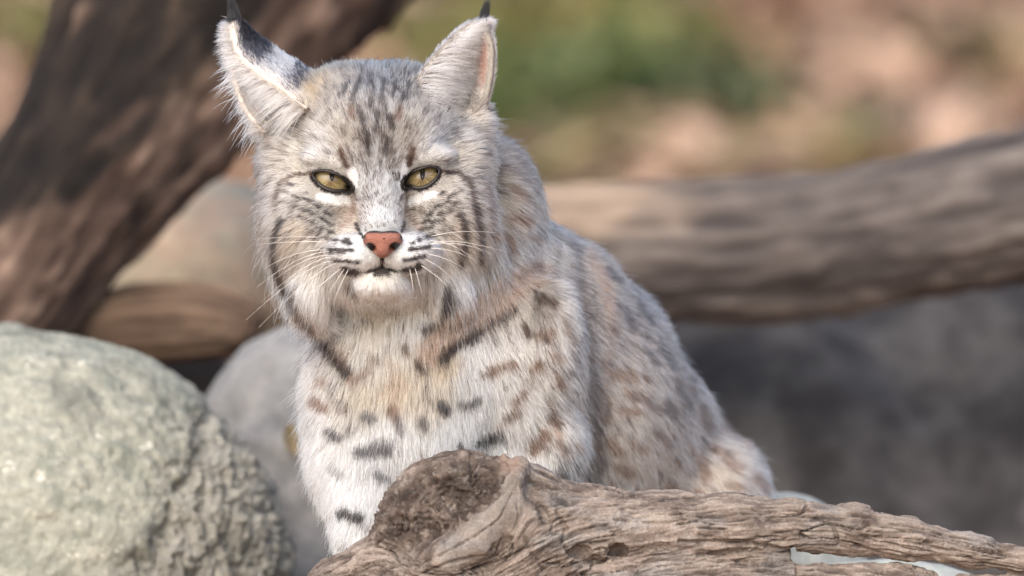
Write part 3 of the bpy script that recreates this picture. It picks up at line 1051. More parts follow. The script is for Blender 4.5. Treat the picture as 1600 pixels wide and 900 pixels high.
# ------------------------------------------------------------------ coat: colour
BASE = np.array([  # px, py, w, sRGB colour, chance of a dark agouti hair
    (590, 110, 90, 168, 158, 148, .30), (590, 150, 10, 168, 162, 157, .42), (590, 200, -30, 176, 174, 174, .42),
    (590, 250, -40, 180, 178, 178, .36), (592, 300, -60, 192, 190, 190, .3), (597, 340, -90, 206, 206, 208, .2),
    (550, 200, -10, 178, 168, 156, .3), (632, 200, -10, 178, 168, 156, .3), (530, 150, 40, 188, 172, 154, .26), (650, 150, 40, 184, 170, 154, .28),
    (490, 128, 80, 200, 166, 130, .08), (455, 130, 70, 200, 172, 140, .08), (545, 115, 110, 176, 156, 136, .26), (640, 120, 110, 170, 156, 140, .3),
    (500, 235, 0, 208, 202, 196, .16), (680, 230, 0, 208, 202, 196, .16), (460, 200, 60, 192, 184, 174, .22), (715, 200, 60, 200, 192, 184, .22),
    (430, 240, 80, 196, 186, 174, .22), (410, 290, 110, 202, 184, 160, .2), (750, 240, 100, 192, 178, 162, .26), (770, 300, 150, 196, 176, 152, .26),
    (460, 270, 30, 200, 190, 178, .2), (720, 262, 30, 198, 186, 172, .2),
    (470, 315, 10, 192, 184, 176, .22), (705, 310, 10, 196, 186, 176, .24), (510, 340, -20, 186, 180, 174, .2), (672, 338, -20, 190, 184, 178, .2),
    (545, 335, -40, 190, 172, 158, .12), (640, 335, -40, 190, 172, 158, .12),
    (470, 360, 10, 198, 180, 160, .12), (710, 360, 10, 204, 182, 160, .12), (450, 330, 40, 204, 194, 182, .12), (735, 320, 40, 196, 184, 170, .18),
    (415, 370, 110, 204, 196, 186, .14), (770, 380, 120, 196, 182, 168, .22),
    (490, 400, 10, 212, 200, 188, .05), (690, 400, 10, 216, 200, 184, .05), (470, 440, 50, 234, 230, 226, .04), (715, 440, 50, 234, 232, 230, .05),
    (430, 430, 100, 218, 216, 212, .08), (750, 440, 110, 210, 206, 204, .1), (500, 480, 60, 238, 234, 230, .03), (690, 490, 60, 236, 236, 238, .04),
    (560, 395, -95, 226, 226, 227, .02), (636, 395, -95, 226, 226, 227, .02), (530, 390, -70, 220, 216, 212, .04), (664, 388, -70, 222, 218, 214, .04),
    (594, 450, -65, 230, 222, 210, .0), (592, 490, 40, 206, 190, 170, .03), (480, 500, 60, 240, 238, 235, .02), (705, 500, 60, 240, 239, 238, .03), (545, 470, 20, 226, 218, 208, .02), (640, 470, 20, 224, 212, 196, .02),
    (592, 530, 40, 214, 204, 192, .05), (560, 540, 45, 214, 206, 196, .05), (500, 560, 90, 214, 202, 190, .06), (465, 560, 130, 208, 194, 180, .1),
    (620, 590, 40, 202, 178, 152, .07), (570, 600, 40, 208, 190, 168, .06), (670, 600, 40, 208, 188, 166, .07), (690, 540, 60, 196, 168, 138, .1),
    (760, 470, 110, 204, 184, 164, .12), (740, 570, 60, 222, 216, 210, .05), (790, 530, 100, 222, 212, 202, .06),
    (510, 650, 120, 220, 214, 208, .04), (610, 660, 35, 234, 232, 229, .03), (720, 660, 50, 238, 239, 241, .02), (600, 740, 40, 241, 242, 244, .01),
    (520, 760, 90, 241, 242, 244, .01), (540, 850, 30, 226, 224, 220, .02), (760, 730, 60, 238, 240, 243, .02), (550, 1000, 20, 214, 206, 196, .05),
    (830, 560, 90, 210, 198, 188, .14), (860, 660, 100, 208, 196, 186, .14), (830, 740, 90, 212, 206, 202, .1), (800, 620, 80, 218, 208, 200, .08),
    (820, 380, 220, 214, 204, 196, .14), (800, 300, 200, 190, 172, 154, .24), (790, 260, 230, 160, 148, 138, .4), (830, 440, 180, 206, 192, 178, .14),
    (880, 450, 260, 176, 168, 164, .26), (900, 560, 200, 180, 172, 168, .24), (900, 680, 180, 182, 174, 170, .22), (930, 420, 320, 196, 172, 150, .2),
    (960, 480, 340, 182, 166, 154, .24), (1000, 460, 400, 158, 150, 148, .34), (1050, 560, 460, 168, 158, 152, .3), (980, 580, 330, 204, 186, 172, .14),
    (1000, 680, 340, 206, 188, 174, .12), (950, 680, 300, 210, 190, 174, .12), (1050, 680, 420, 176, 166, 162, .2), (1040, 750, 400, 200, 184, 172, .12),
    (1090, 640, 500, 170, 156, 148, .26), (1140, 680, 520, 208, 188, 170, .12), (1180, 760, 540, 222, 204, 188, .06), (1120, 760, 460, 212, 190, 170, .1),
    (980, 850, 300, 212, 204, 196, .08), (800, 1000, 80, 206, 196, 184, .08), (1040, 1040, 330, 206, 192, 176, .1),
    (800, 500, 560, 160, 150, 142, .3), (588, 200, 240, 168, 156, 142, .28),
], float)
_l = BASE[:, 3:6].mean(1)
BASE[:, 3:6] *= np.where(_l < 206, .875, np.where(_l < 216, .95, 1.0))[:, None]
BASE[:, 6] *= 1.15

DK, BR, TN, WH, GY = (52, 44, 42), (122, 84, 60), (184, 146, 112), (226, 225, 224), (120, 112, 110)
M = []   # strokes: points, width, colour, strength
def mk(pts, w, c, s=.8): M.append((np.array(pts, float), w, c, s))
def spot(x, y, w, c=DK, s=.75, a=0.0, l=0.0):
    mk([(x - l * math.cos(a) - .1, y - l * math.sin(a)), (x + l * math.cos(a) + .1, y + l * math.sin(a))], w, c, s)
# pale areas first
spot(521, 311, 9, WH, .5, .22, 22); spot(660, 309, 9, WH, .5, -.3, 18)
mk([(551, 268), (556, 290)], 8, WH, .6); mk([(633, 262), (628, 290)], 8, WH, .6)
spot(505, 248, 9, (222, 218, 214), .4, .25, 26); spot(682, 242, 9, (222, 218, 214), .4, -.2, 24)
mk([(450, 300), (438, 330), (440, 350)], 6, (206, 200, 194), .35)
# forehead
for p in ([(578, 118), (584, 140), (578, 168)], [(600, 126), (596, 150), (604, 176), (612, 200)], [(562, 122), (552, 150), (546, 176)], [(620, 128), (612, 150)],
          [(560, 168), (568, 190), (574, 212)], [(628, 150), (622, 186)], [(590, 175), (586, 205)], [(640, 128), (632, 150)], [(545, 128), (530, 150)], [(572, 215), (576, 240)], [(606, 215), (602, 240)]):
    mk(p, 4.2, (62, 55, 54), .66)
mk([(546, 168), (551, 184)], 6, BR, .45); mk([(623, 168), (622, 184)], 6, BR, .45)
mk([(532, 236), (538, 250), (542, 260)], 5.5, (96, 66, 52), .75); mk([(645, 232), (643, 246), (640, 256)], 5.5, (96, 66, 52), .75)
mk([(505, 232), (515, 240)], 4, GY, .6); mk([(672, 228), (664, 236)], 4, GY, .5)
# behind the eyes
mk([(486, 270), (458, 274), (436, 286), (428, 312)], 4, (104, 78, 62), .7); mk([(436, 286), (428, 320)], 4, DK, .4)
mk([(692, 268), (716, 268), (734, 280), (741, 310), (748, 345)], 4.5, (78, 58, 48), .8)
# tear lines
mk([(549, 298), (558, 312)], 3.5, (44, 38, 36), .85); mk([(634, 297), (627, 310)], 3.5, (44, 38, 36), .85)
# beside the nose
mk([(553, 306), (552, 326), (544, 345), (530, 356)], 6, (158, 124, 102), .45); mk([(632, 306), (634, 326), (643, 344), (655, 354)], 6, (158, 124, 102), .45)
mk([(556, 350), (562, 362), (568, 372)], 3.2, DK, .8); mk([(632, 350), (628, 362)], 3.2, DK, .7); mk([(572, 352), (572, 360)], 2.5, GY, .5)
spot(598, 318, 3, GY, .7); spot(606, 308, 2, GY, .5)
# cheek flecks
for x, y in ((446, 300), (462, 306), (480, 312), (496, 322), (458, 322), (474, 328), (488, 334), (504, 342), (470, 340), (486, 347), (502, 356), (516, 350), (518, 362), (444, 316), (452, 288), (512, 334)):
    spot(x, y, 2.9, (66, 56, 52), .68, .3, 4.5)
for x, y in ((690, 302), (704, 306), (716, 300), (698, 316), (684, 322), (710, 318), (672, 334), (688, 334), (702, 330), (664, 346), (678, 346), (690, 344), (672, 356), (660, 358), (716, 336)):
    spot(x, y, 3.0, (62, 52, 48), .7, -.45, 5)
# whisker rows and lips
for x, y in ((514, 372.5), (524, 375), (536, 377.5), (546, 380), (542, 374)): spot(x, y, 3.4, DK, .95, .3, 2)
mk([(511, 391), (531, 390), (551, 391)], 3.4, DK, .9); mk([(514, 396), (540, 395)], 2, DK, .6)
mk([(520, 407), (542, 408), (561, 411)], 3.2, DK, .9)
for x, y in ((644, 380), (655, 374), (668, 370), (676, 368)): spot(x, y, 3.4, DK, .95, -.4, 2)
mk([(640, 389), (655, 387), (672, 386)], 3.6, DK, .9)
mk([(631, 407), (646, 404), (664, 401)], 3.2, DK, .9)
mk([(536, 422), (545, 426), (556, 427)], 6, (44, 38, 36), .95); mk([(632, 423), (645, 421), (656, 415)], 6, (44, 38, 36), .95)
mk([(574, 425), (588, 421), (597, 418), (606, 421), (620, 424)], 2.8, (40, 34, 32), .95); mk([(556, 427), (574, 425)], 2.2, (60, 52, 48), .6); mk([(620, 424), (636, 424)], 2.2, (60, 52, 48), .6)
spot(596, 428, 4.5, (96, 86, 80), .6, 0, 10); spot(596.5, 423, 3.4, (92, 82, 77), .8, 0, 7)
mk([(597, 404), (597, 417)], 3, (70, 50, 44), .9); 
mk([(545, 450), (550, 464), (558, 470)], 7, (86, 74, 66), .75); mk([(620, 468), (600, 474), (575, 474)], 5, (184, 164, 140), .5)
# cheek stripes
mk([(437, 345), (428, 372), (425, 400), (430, 428), (440, 452)], 6.5, DK, .85)
mk([(444, 452), (452, 474), (464, 500)], 9, DK, .8); mk([(432, 300), (430, 330)], 4, (80, 64, 54), .55)
mk([(408, 300), (402, 350), (408, 390)], 7, (130, 104, 84), .4); mk([(456, 330), (440, 350)], 4, DK, .5)
mk([(722, 338), (730, 362), (728, 392), (720, 416)], 6.5, (60, 48, 42), .85); mk([(745, 322), (751, 352), (754, 388), (752, 416)], 6, (66, 54, 48), .75)
mk([(764, 290), (772, 330), (776, 372)], 7, (112, 84, 66), .55); mk([(718, 430), (704, 450)], 5, GY, .5)
mk([(704, 452), (698, 474), (694, 496)], 8, (46, 42, 44), .9); mk([(684, 458), (678, 480)], 5, GY, .5)
mk([(770, 400), (760, 440), (745, 470)], 6, GY, .45)
# collar
mk([(470, 505), (500, 532), (530, 556)], 20, (150, 116, 92), .55)
mk([(462, 496), (486, 524), (512, 552), (540, 584)], 9, (52, 39, 32), .95)
mk([(840, 424), (800, 448), (760, 486), (716, 520), (670, 548)], 26, (164, 122, 90), .62)
mk([(802, 486), (772, 506), (738, 528), (708, 546), (690, 566)], 9, (44, 33, 28), .98)
mk([(845, 418), (815, 432)], 7, (98, 70, 52), .8); mk([(716, 470), (690, 505), (662, 518)], 8, (60, 50, 46), .7)
spot(664, 516, 8, DK, .85); spot(655, 574, 9, (66, 48, 36), .95, 1.0, 6); spot(634, 548, 6, (84, 62, 48), .8, 1.2, 6)
spot(582, 562, 7, (104, 78, 60), .75, .3, 8); mk([(548, 596), (560, 588), (578, 580)], 8, (128, 94, 70), .7); spot(562, 508, 8, (120, 104, 92), .55, -.6, 12)
spot(618, 590, 16, (178, 140, 106), .45, 1.2, 20); mk([(600, 610), (620, 640)], 14, (184, 148, 116), .4)
# chest spots
for x, y, w, c, s, a, l in ((614, 645, 9, BR, .7, 1.2, 6), (624, 666, 9, GY, .7, 1.3, 8), (660, 664, 8, (84, 76, 74), .75, 1.4, 8), (694, 640, 9, (64, 58, 58), .85, 1.0, 9),
                            (736, 632, 9, (62, 56, 56), .85, -.3, 12), (574, 654, 10, (110, 106, 106), .7, .4, 8), (532, 634, 9, (140, 124, 114), .6, .6, 8),
                            (496, 634, 9, BR, .75, .7, 10), (502, 598, 8, (150, 118, 96), .6, .6, 8), (520, 681, 8, (72, 66, 66), .85, .4, 10),
                            (462, 575, 6, BR, .6, 1.4, 14), (470, 545, 6, BR, .6, 1.2, 10), (582, 706, 11, (86, 82, 84), .75, -.1, 24), (600, 692, 9, (140, 136, 138), .5, 0, 16),
                            (766, 690, 9, (50, 46, 48), .92, -.35, 18), (722, 704, 8, (76, 72, 74), .8, 1.2, 8), (596, 746, 9, (110, 108, 112), .7, .5, 10), (528, 742, 8, (160, 158, 160), .6, .3, 10),
                            (548, 808, 10, (58, 52, 48), .9, .25, 16), (520, 730, 6, (180, 176, 176), .5, 0, 8), (540, 860, 7, (120, 104, 92), .5, .2, 10)):
    spot(x, y, w, tuple(v * .9 for v in c), min(.95, s * 1.12), a, l)
# shoulder spots
for x, y, w, a, l, c in ((838, 574, 8, -.7, 7, BR), (876, 600, 8, 1.2, 6, BR), (812, 622, 8, -.8, 9, (132, 98, 78)), (868, 662, 9, .6, 6, (104, 76, 60)), (800, 652, 8, -.5, 9, (128, 98, 80)),
                         (842, 694, 9, -.9, 16, (116, 80, 56)), (786, 574, 8, -.3, 16, (146, 108, 82)), (764, 586, 6, -.2, 8, BR), (822, 516, 6, 1.2, 9, (96, 72, 58)), (852, 522, 7, -.2, 12, (150, 116, 92)),
                         (870, 560, 6, .5, 6, (150, 120, 98)), (892, 520, 7, 1.3, 18, (140, 116, 98)), (880, 700, 8, 1.0, 8, (130, 104, 88)), (858, 470, 7, .6, 10, (120, 96, 80)), (880, 745, 7, .5, 8, (96, 84, 78)),
                         (816, 345, 8, .3, 12, (150, 112, 86)), (838, 372, 7, .6, 8, (152, 118, 94)), (798, 380, 7, 1.2, 14, (150, 114, 88)), (815, 300, 8, .8, 14, (142, 108, 84))):
    spot(x, y, w * 1.1, tuple(v * .86 for v in c), .85, a, l)
# fold behind the shoulder, its shade partly painted into the coat; flank and haunch
mk([(898, 378), (910, 440), (918, 520), (930, 600), (938, 670), (938, 740)], 11, (98, 88, 84), .5)
mk([(868, 350), (872, 400), (866, 450)], 7, (110, 100, 96), .5); mk([(925, 395), (948, 450), (958, 505)], 12, (176, 134, 102), .6)
mk([(956, 520), (948, 580), (956, 650)], 8, (176, 138, 108), .5)
for x, y, w, a, l, c in ((975, 588, 12, .2, 12, (182, 144, 116)), (1000, 622, 8, .4, 16, (150, 120, 100)), (985, 645, 7, .2, 14, (170, 128, 98)), (1030, 640, 7, .4, 14, (140, 118, 106)), (960, 700, 9, .8, 12, (180, 138, 106)),
                         (1000, 700, 7, .5, 12, (160, 124, 98)), (975, 735, 8, .5, 12, (178, 138, 108)), (1040, 690, 8, .8, 14, (150, 128, 114)), (1050, 640, 7, 1.1, 14, (122, 108, 102)), (1020, 560, 7, .8, 14, (128, 112, 106)),
                         (985, 500, 7, 1.0, 16, (120, 108, 104)), (1010, 490, 7, .9, 16, (112, 102, 100)), (960, 430, 7, .9, 14, (118, 106, 100)), (1045, 560, 7, 1.0, 16, (122, 112, 108)), (1070, 620, 8, 1.1, 16, (120, 108, 102)),
                         (1104, 652, 9, 1.3, 14, (130, 104, 88)), (1140, 672, 9, .6, 10, (184, 146, 116)), (1168, 690, 9, .6, 10, (182, 140, 108)), (1128, 706, 9, .5, 12, (178, 138, 106)), (1150, 725, 8, .4, 12, (190, 150, 120)),
                         (1192, 755, 9, .9, 10, (166, 122, 94)), (1100, 735, 9, 1.3, 16, (176, 134, 104)), (1150, 760, 8, .4, 10, (184, 142, 112)), (1060, 770, 9, .4, 14, (180, 140, 112)), (1010, 780, 9, .4, 14, (176, 140, 112)), (1095, 780, 8, 1.0, 10, (170, 126, 98))):
    spot(x, y, w * 1.05, tuple(v * .84 for v in c), .8, a, l)

sr = np.random.default_rng(5)
for k in range(60):
    x, y = sr.uniform(770, 1200), sr.uniform(420, 770)
    if x > 905 + (y - 420) * .95 or (x < 905 and y < 500): continue
    cc = [(96, 72, 56), (124, 94, 74), (84, 74, 68), (150, 112, 84)][k % 4]
    spot(x, y, sr.uniform(3.5, 6), cc, .7, sr.uniform(.3, 1.3), sr.uniform(2, 8))
MX0, MY0, MW, MH = 330, -20, 930, 1130
MRGB = np.zeros((MH, MW, 3))
MA = np.zeros((MH, MW))
for pts, w, colr, st in M:
    lo_ = np.floor(pts.min(0) - 1.6 * w - 5).astype(int) - (MX0, MY0)
    hi_ = np.ceil(pts.max(0) + 1.6 * w + 5).astype(int) - (MX0, MY0)
    lo_, hi_ = np.clip(lo_, 0, (MW - 1, MH - 1)), np.clip(hi_, 1, (MW, MH))
    jj, ii = np.meshgrid(np.arange(lo_[0], hi_[0]), np.arange(lo_[1], hi_[1]))
    p = np.stack([jj.ravel() + MX0, ii.ravel() + MY0], 1).astype(float)
    p3 = np.concatenate([p, np.zeros((len(p), 1))], 1)
    p = p + min(4.0, w * .45) * np.stack([fbm(p3 / 11., 2, 21), fbm(p3 / 11., 2, 22)], 1)
    d = np.full(len(p), 1e9)
    for a, e in zip(pts[:-1], pts[1:]):
        ab = e - a
        t = np.clip(((p - a) @ ab) / (ab @ ab + 1e-9), 0, 1)
        d = np.minimum(d, np.linalg.norm(p - a - t[:, None] * ab, axis=1))
    wt = (st * (1 - sstep(0.5 * w, 1.3 * w, d))).reshape(jj.shape)
    sl = (slice(lo_[1], hi_[1]), slice(lo_[0], hi_[0]))
    MRGB[sl] = MRGB[sl] * (1 - wt[..., None]) + lin(colr) * wt[..., None]
    MA[sl] = MA[sl] * (1 - wt) + wt

def desat(c, k):
    l = (c @ np.array([.2126, .7152, .0722]))[..., None]
    return l + (c - l) * k

def marks(c, q, r):
    """lay the markings over base colours c at pixels q; r = one random number per hair"""
    i = np.clip(np.round(q[:, 1] - MY0).astype(int), 0, MH - 1)
    j = np.clip(np.round(q[:, 0] - MX0).astype(int), 0, MW - 1)
    a = MA[i, j]
    mc = MRGB[i, j] / np.maximum(a, 1e-4)[:, None]
    f = np.clip((a - .68 * r) / .22, 0, 1)[:, None] * np.minimum(1, a * 2.2)[:, None]
    dk_ = np.where(mc.mean(1) < .5, .7, 1.0)[:, None]
    return c * (1 - f) + desat(mc, SAT_MARK) * dk_ * f

SAT, SAT_MARK = 1.0, .62
def coat(q, r0, b):
    """q: px, py, w of the visible part of each hair; base colour before the markings"""
    c, dark = desat(lin(b[:, :3]), SAT), b[:, 3]
    nz = fbm(q * (1 / 26., 1 / 40., 1 / 40.), 3, 5)
    nf = fbm(q * (1 / 7., 1 / 12., 1 / 12.), 2, 9)
    dark = dark * np.clip(1 + 1.3 * nf + .6 * nz, 0, 2.6)
    c = c * (1 + 0.12 * nz + 0.14 * nf)[:, None]
    sal = r0[:, 0] < dark
    c = np.where(sal[:, None], lin((84, 75, 71)) * (0.4 + 1.5 * r0[:, 1:2] ** 1.5), c * (0.84 + 0.3 * r0[:, 1:2]))
    return np.clip(c * np.array([.96, 1.0, 1.0]), 0.004, 0.93)

def poly_inside(x, y, poly):
    ins = np.zeros(len(x), bool)
    d = np.full(len(x), 1e9)
    P = np.asarray(poly)
    for (xa, ya), (xb, yb) in zip(P, np.roll(P, -1, 0)):
        if ya != yb:
            ins ^= ((ya > y) != (yb > y)) & (x < (xb - xa) * (y - ya) / (yb - ya) + xa)
        ab = np.array([xb - xa, yb - ya])
        t = np.clip(((x - xa) * ab[0] + (y - ya) * ab[1]) / (ab @ ab + 1e-9), 0, 1)
        d = np.minimum(d, np.hypot(x - xa - t * ab[0], y - ya - t * ab[1]))
    return np.where(ins, -d, d)

# ------------------------------------------------------------------ skin mesh
bp = topx(bv)
VG = idw(bp, G[:, :3], G[:, 3:], 4.0)
VB = idw(bp, BASE[:, :3], BASE[:, 3:], 4.0, 0.5)
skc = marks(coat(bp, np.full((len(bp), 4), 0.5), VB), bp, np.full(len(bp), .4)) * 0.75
earkd = []
for P in (EAR_R, EAR_L):
    pts = P.reshape(-1, 3)
    kd = KDTree(len(pts))
    for i, p in enumerate(pts): kd.insert(p, i)
    kd.balance()
    t1 = np.gradient(P, axis=0)
    t2 = np.gradient(P, axis=1)
    nn = np.cross(t1, t2)
    nn /= np.linalg.norm(nn, axis=2, keepdims=True) + 1e-9
    mid = P.mean(axis=1, keepdims=True)
    # sheet normal turned towards the hollow side
    hol = (P[:, :1] + P[:, -1:]) / 2 - P[:, P.shape[1] // 2:P.shape[1] // 2 + 1]
    sg = np.sign((nn * hol).sum(-1, keepdims=True))
    nn = nn * np.sign(sg.sum())
    earkd.append((kd, pts, nn.reshape(-1, 3), P))

def ear_class(p):
    """per point: ear index (-1 none), along 0..1, across 0..1, side (+ hollow)"""
    e = np.full(len(p), -1)
    al = np.zeros(len(p))
    ac = np.zeros(len(p))
    side = np.zeros(len(p))
    dist = np.full(len(p), 99.0)
    for i, (kd, pts, nn, P) in enumerate(earkd):
        lo_, hi_ = pts.min(0) - 14, pts.max(0) + 14
        for k in np.nonzero(((p > lo_) & (p < hi_)).all(1))[0]:
            co, j, d = kd.find(p[k])
            if d < 11:
                e[k] = i
                al[k] = (j // P.shape[1]) / (P.shape[0] - 1)
                ac[k] = (j % P.shape[1]) / (P.shape[1] - 1)
                side[k] = (p[k] - pts[j]) @ nn[j]
                dist[k] = d
    return e, al, ac, side, dist

ee, ea, ec, es, ed = ear_class(bv)
inn = (ee >= 0) & (es > 0) & (ec > .06) & (ec < .96)
skc[inn] = lin((178, 136, 124))
skc[inn & (ee == 1)] = lin((186, 172, 160))
skc[(ee >= 0) & (es <= 0)] = lin((120, 110, 104))
skc[(ee == 1) & ((ec <= .06) | (ec >= .96))] = lin((196, 186, 176))
for e in EYES:
    de = poly_inside(bp[:, 0], bp[:, 1], spline(np.array(e['poly']), 40, True))
    skc[(de < np.where(bp[:, 1] < e['c'][1] - 6, 5, 9)) & (bp[:, 2] < 60)] = lin((38, 33, 31))
body = obj_local('body', bv, bf, MAT_SKIN, cat)
attr(body, 'skin_colour', skc, 'FLOAT_COLOR')

# ------------------------------------------------------------------ hair builder
def hair(name, pts, rad, col, parent=None, taper=True):
    n, m, _ = pts.shape
    cd = bpy.data.hair_curves.new(name)
    cd.add_curves([m] * n)
    W = world(pts.reshape(-1, 3)) - np.array(cat['org'])
    at = cd.attributes.get('position') or cd.attributes.new('position', 'FLOAT_VECTOR', 'POINT')
    at.data.foreach_set('vector', W.astype(np.float32).ravel())
    t = np.linspace(0, 1, m)
    prof = np.clip(1.05 - t ** 2.2, 0.12, 1) if taper else np.ones(m)
    ra = cd.attributes.get('radius') or cd.attributes.new('radius', 'FLOAT', 'POINT')
    ra.data.foreach_set('value', (np.asarray(rad)[:, None] * prof * U).astype(np.float32).ravel())
    if col.ndim == 2: col = np.repeat(col[:, None], m, 1)
    ca = cd.attributes.new('hair_colour', 'FLOAT_COLOR', 'POINT')
    ca.data.foreach_set('color', np.concatenate([col, np.ones((n, m, 1))], 2).astype(np.float32).ravel())
    cd.materials.append(MAT_FUR)
    o = bpy.data.objects.new(name, cd)
    COL.objects.link(o)
    o.parent = parent
    return o

def unit(v): return v / (np.linalg.norm(v, axis=-1, keepdims=True) + 1e-9)

def sample(weight_fn, count):
    tri = np.concatenate([bf[:, [0, 1, 2]], bf[:, [0, 2, 3]]])
    a, b, c = bv[tri[:, 0]], bv[tri[:, 1]], bv[tri[:, 2]]
    area = 0.5 * np.linalg.norm(np.cross(b - a, c - a), axis=1)
    ctr = (a + b + c) / 3
    w = area * weight_fn(ctr, unit(bn[tri].mean(1)), VG[tri, 3].mean(1))
    cum = np.cumsum(w)
    k = np.searchsorted(cum, (np.arange(count) + rng.random(count)) / count * cum[-1])
    k = np.clip(k, 0, len(tri) - 1)
    r1, r2 = np.sqrt(rng.random(count)), rng.random(count)
    A, B, C_ = (1 - r1)[:, None], (r1 * (1 - r2))[:, None], (r1 * r2)[:, None]
    p = a[k] * A + b[k] * B + c[k] * C_
    n = unit(bn[tri[k, 0]] * A + bn[tri[k, 1]] * B + bn[tri[k, 2]] * C_)
    f3 = lambda V_: V_[tri[k, 0]] * A + V_[tri[k, 1]] * B + V_[tri[k, 2]] * C_
    return p, n, f3(VG), f3(VB)

def density(c, n, ln):
    q = topx(c)
    w = 1 / (ln + 6) ** 1.0
    w *= np.where(n[:, 1] > 0.35, 0.35, 1.0)            # away from the viewer: thinner
    w *= np.where(q[:, 1] > 915, 0.25, 1.0)
    w *= 1 - 0.55 * sstep(280, 520, q[:, 2])
    return w

def grow(count, lscale=1.0, liftadd=0.0, rad=(0.42, 0.62), npt=6, clump=0.5, stray=0.10, seed=1):
    p, n, gi, bc = sample(density, int(count * FUR_DENSITY))
    q = topx(p)
    ln, lift = gi[:, 3], gi[:, 4]
    d = np.stack([gi[:, 0], gi[:, 2], -gi[:, 1]], 1)
    keep = np.ones(len(p), bool)
    for e in EYES:
        pl = spline(np.array(e['poly']), 40, True)
        dd = poly_inside(q[:, 0], q[:, 1], pl)
        keep &= ~((dd < np.where(q[:, 1] < e['c'][1] - 6, 1.8, 4.0)) & (q[:, 2] < 60))
        keep &= ~((np.hypot(q[:, 0] - e['duct'][0], q[:, 1] - e['duct'][1]) < 5) & (q[:, 2] < 60))
        near = (dd < 26) & (q[:, 2] < 60)
        # hair round the eye leans away from it and is short
        away = np.stack([q[:, 0] - e['c'][0], np.zeros(len(q)), -(q[:, 1] - e['c'][1])], 1)
        wgt = (1 - sstep(8, 26, dd))[:, None] * near[:, None]
        d = d * (1 - .6 * wgt) + unit(away) * .6 * wgt
        ln = np.where(near, ln * (0.45 + 0.55 * sstep(6, 26, dd)), ln)
        lift = np.where(near, lift * 0.7, lift)
    # nose leather stays bare
    keep &= ~((poly_inside(q[:, 0], q[:, 1], [(566, 366), (574, 361), (598, 358), (620, 361), (628, 366), (622, 384), (606, 404), (590, 404), (574, 384)]) < 0) & (q[:, 2] < -40))
    e_i, e_a, e_c, e_s, e_d = ear_class(p)
    keep &= ~((e_i >= 0) & (e_d < 7.5) & (e_a > 0.05))
    p, n, q, d, ln, lift, bc = [a[keep] for a in (p, n, q, d, ln, lift, bc)]
    d = unit(d)
    d = d + 0.20 * np.stack([fbm(p / 45., 2, seed + 3), fbm(p / 45., 2, seed + 4), fbm(p / 45., 2, seed + 5)], 1)
    d = d - (d * n).sum(1, keepdims=True) * n
    d = unit(d) + stray * rng.normal(size=d.shape)
    ln = ln * lscale * rng.uniform(0.7, 1.2, len(p)) * (1 + 0.2 * fbm(p / 30., 2, seed + 8))
    lift = np.clip(lift + liftadd + rng.normal(size=len(p)) * 0.07, 0.05, 1.5)
    t = np.linspace(0, 1, npt)[None, :, None]
    dirv = unit(d + (lift * 1.25)[:, None, None][:, 0] * n)
    bend = d * 0.55 - n * (lift * 0.75)[:, None] + np.array([0, 0, -0.12])
    P = p[:, None] - n[:, None] * 1.5 + ln[:, None, None] * (t * dirv[:, None] + 0.5 * t ** 2 * bend[:, None] * 0.6)
    # clumps: tips gather towards a neighbour strand
    if clump:
        nc = max(10, len(p) // 18)
        ci = rng.choice(len(p), nc, replace=False)
        kd = KDTree(nc)
        for a, k in enumerate(ci): kd.insert(p[k], a)
        kd.balance()
        own = np.array([kd.find(x)[1] for x in p])
        tgt = P[ci[own]]
        cf = clump * rng.uniform(0.5, 1.0, len(p))[:, None, None] * t ** 1.4
        shift = tgt - P
        # only gather sideways: keep own progress along the clump's strand
        P = P + cf * shift * 0.75
    wav = 0.030 * ln[:, None, None] * np.sin(t * 5 + rng.uniform(0, 6.28, (len(p), 1, 1))) * rng.normal(size=(len(p), 1, 3))
    P = P + wav * t
    vis = topx(P[:, int(npt * 0.62)])
    r0 = rng.random((len(p), 4))
    if clump:
        share = rng.random(len(p)) < np.clip(.2 + ln / 60, .2, .6)
        r0[share] = rng.random((nc, 4))[own[share]]
    cb = coat(vis, r0, bc)
    rr = rng.random(len(p))
    shade = rng.uniform(.72, 1.28, (len(p), 1))
    jit = unit(P[:, -1] - P[:, 0]) * (ln * rng.normal(size=len(p)) * .10)[:, None] + rng.normal(size=P[:, 0].shape) * 1.2
    c = np.stack([np.clip(marks(cb, topx(P[:, k] + jit), rr) * shade, .004, .93) for k in range(npt)], 1)
    r = rng.uniform(rad[0], rad[1], len(p)) * np.clip(0.75 + ln / 90.0, 0.8, 1.15)
    return P, r, c

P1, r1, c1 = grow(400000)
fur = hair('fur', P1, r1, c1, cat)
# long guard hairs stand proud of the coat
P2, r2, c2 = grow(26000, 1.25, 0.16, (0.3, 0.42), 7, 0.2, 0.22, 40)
guard = hair('guard_hair', P2, r2, np.clip(c2 * 1.1, 0, .93), cat)

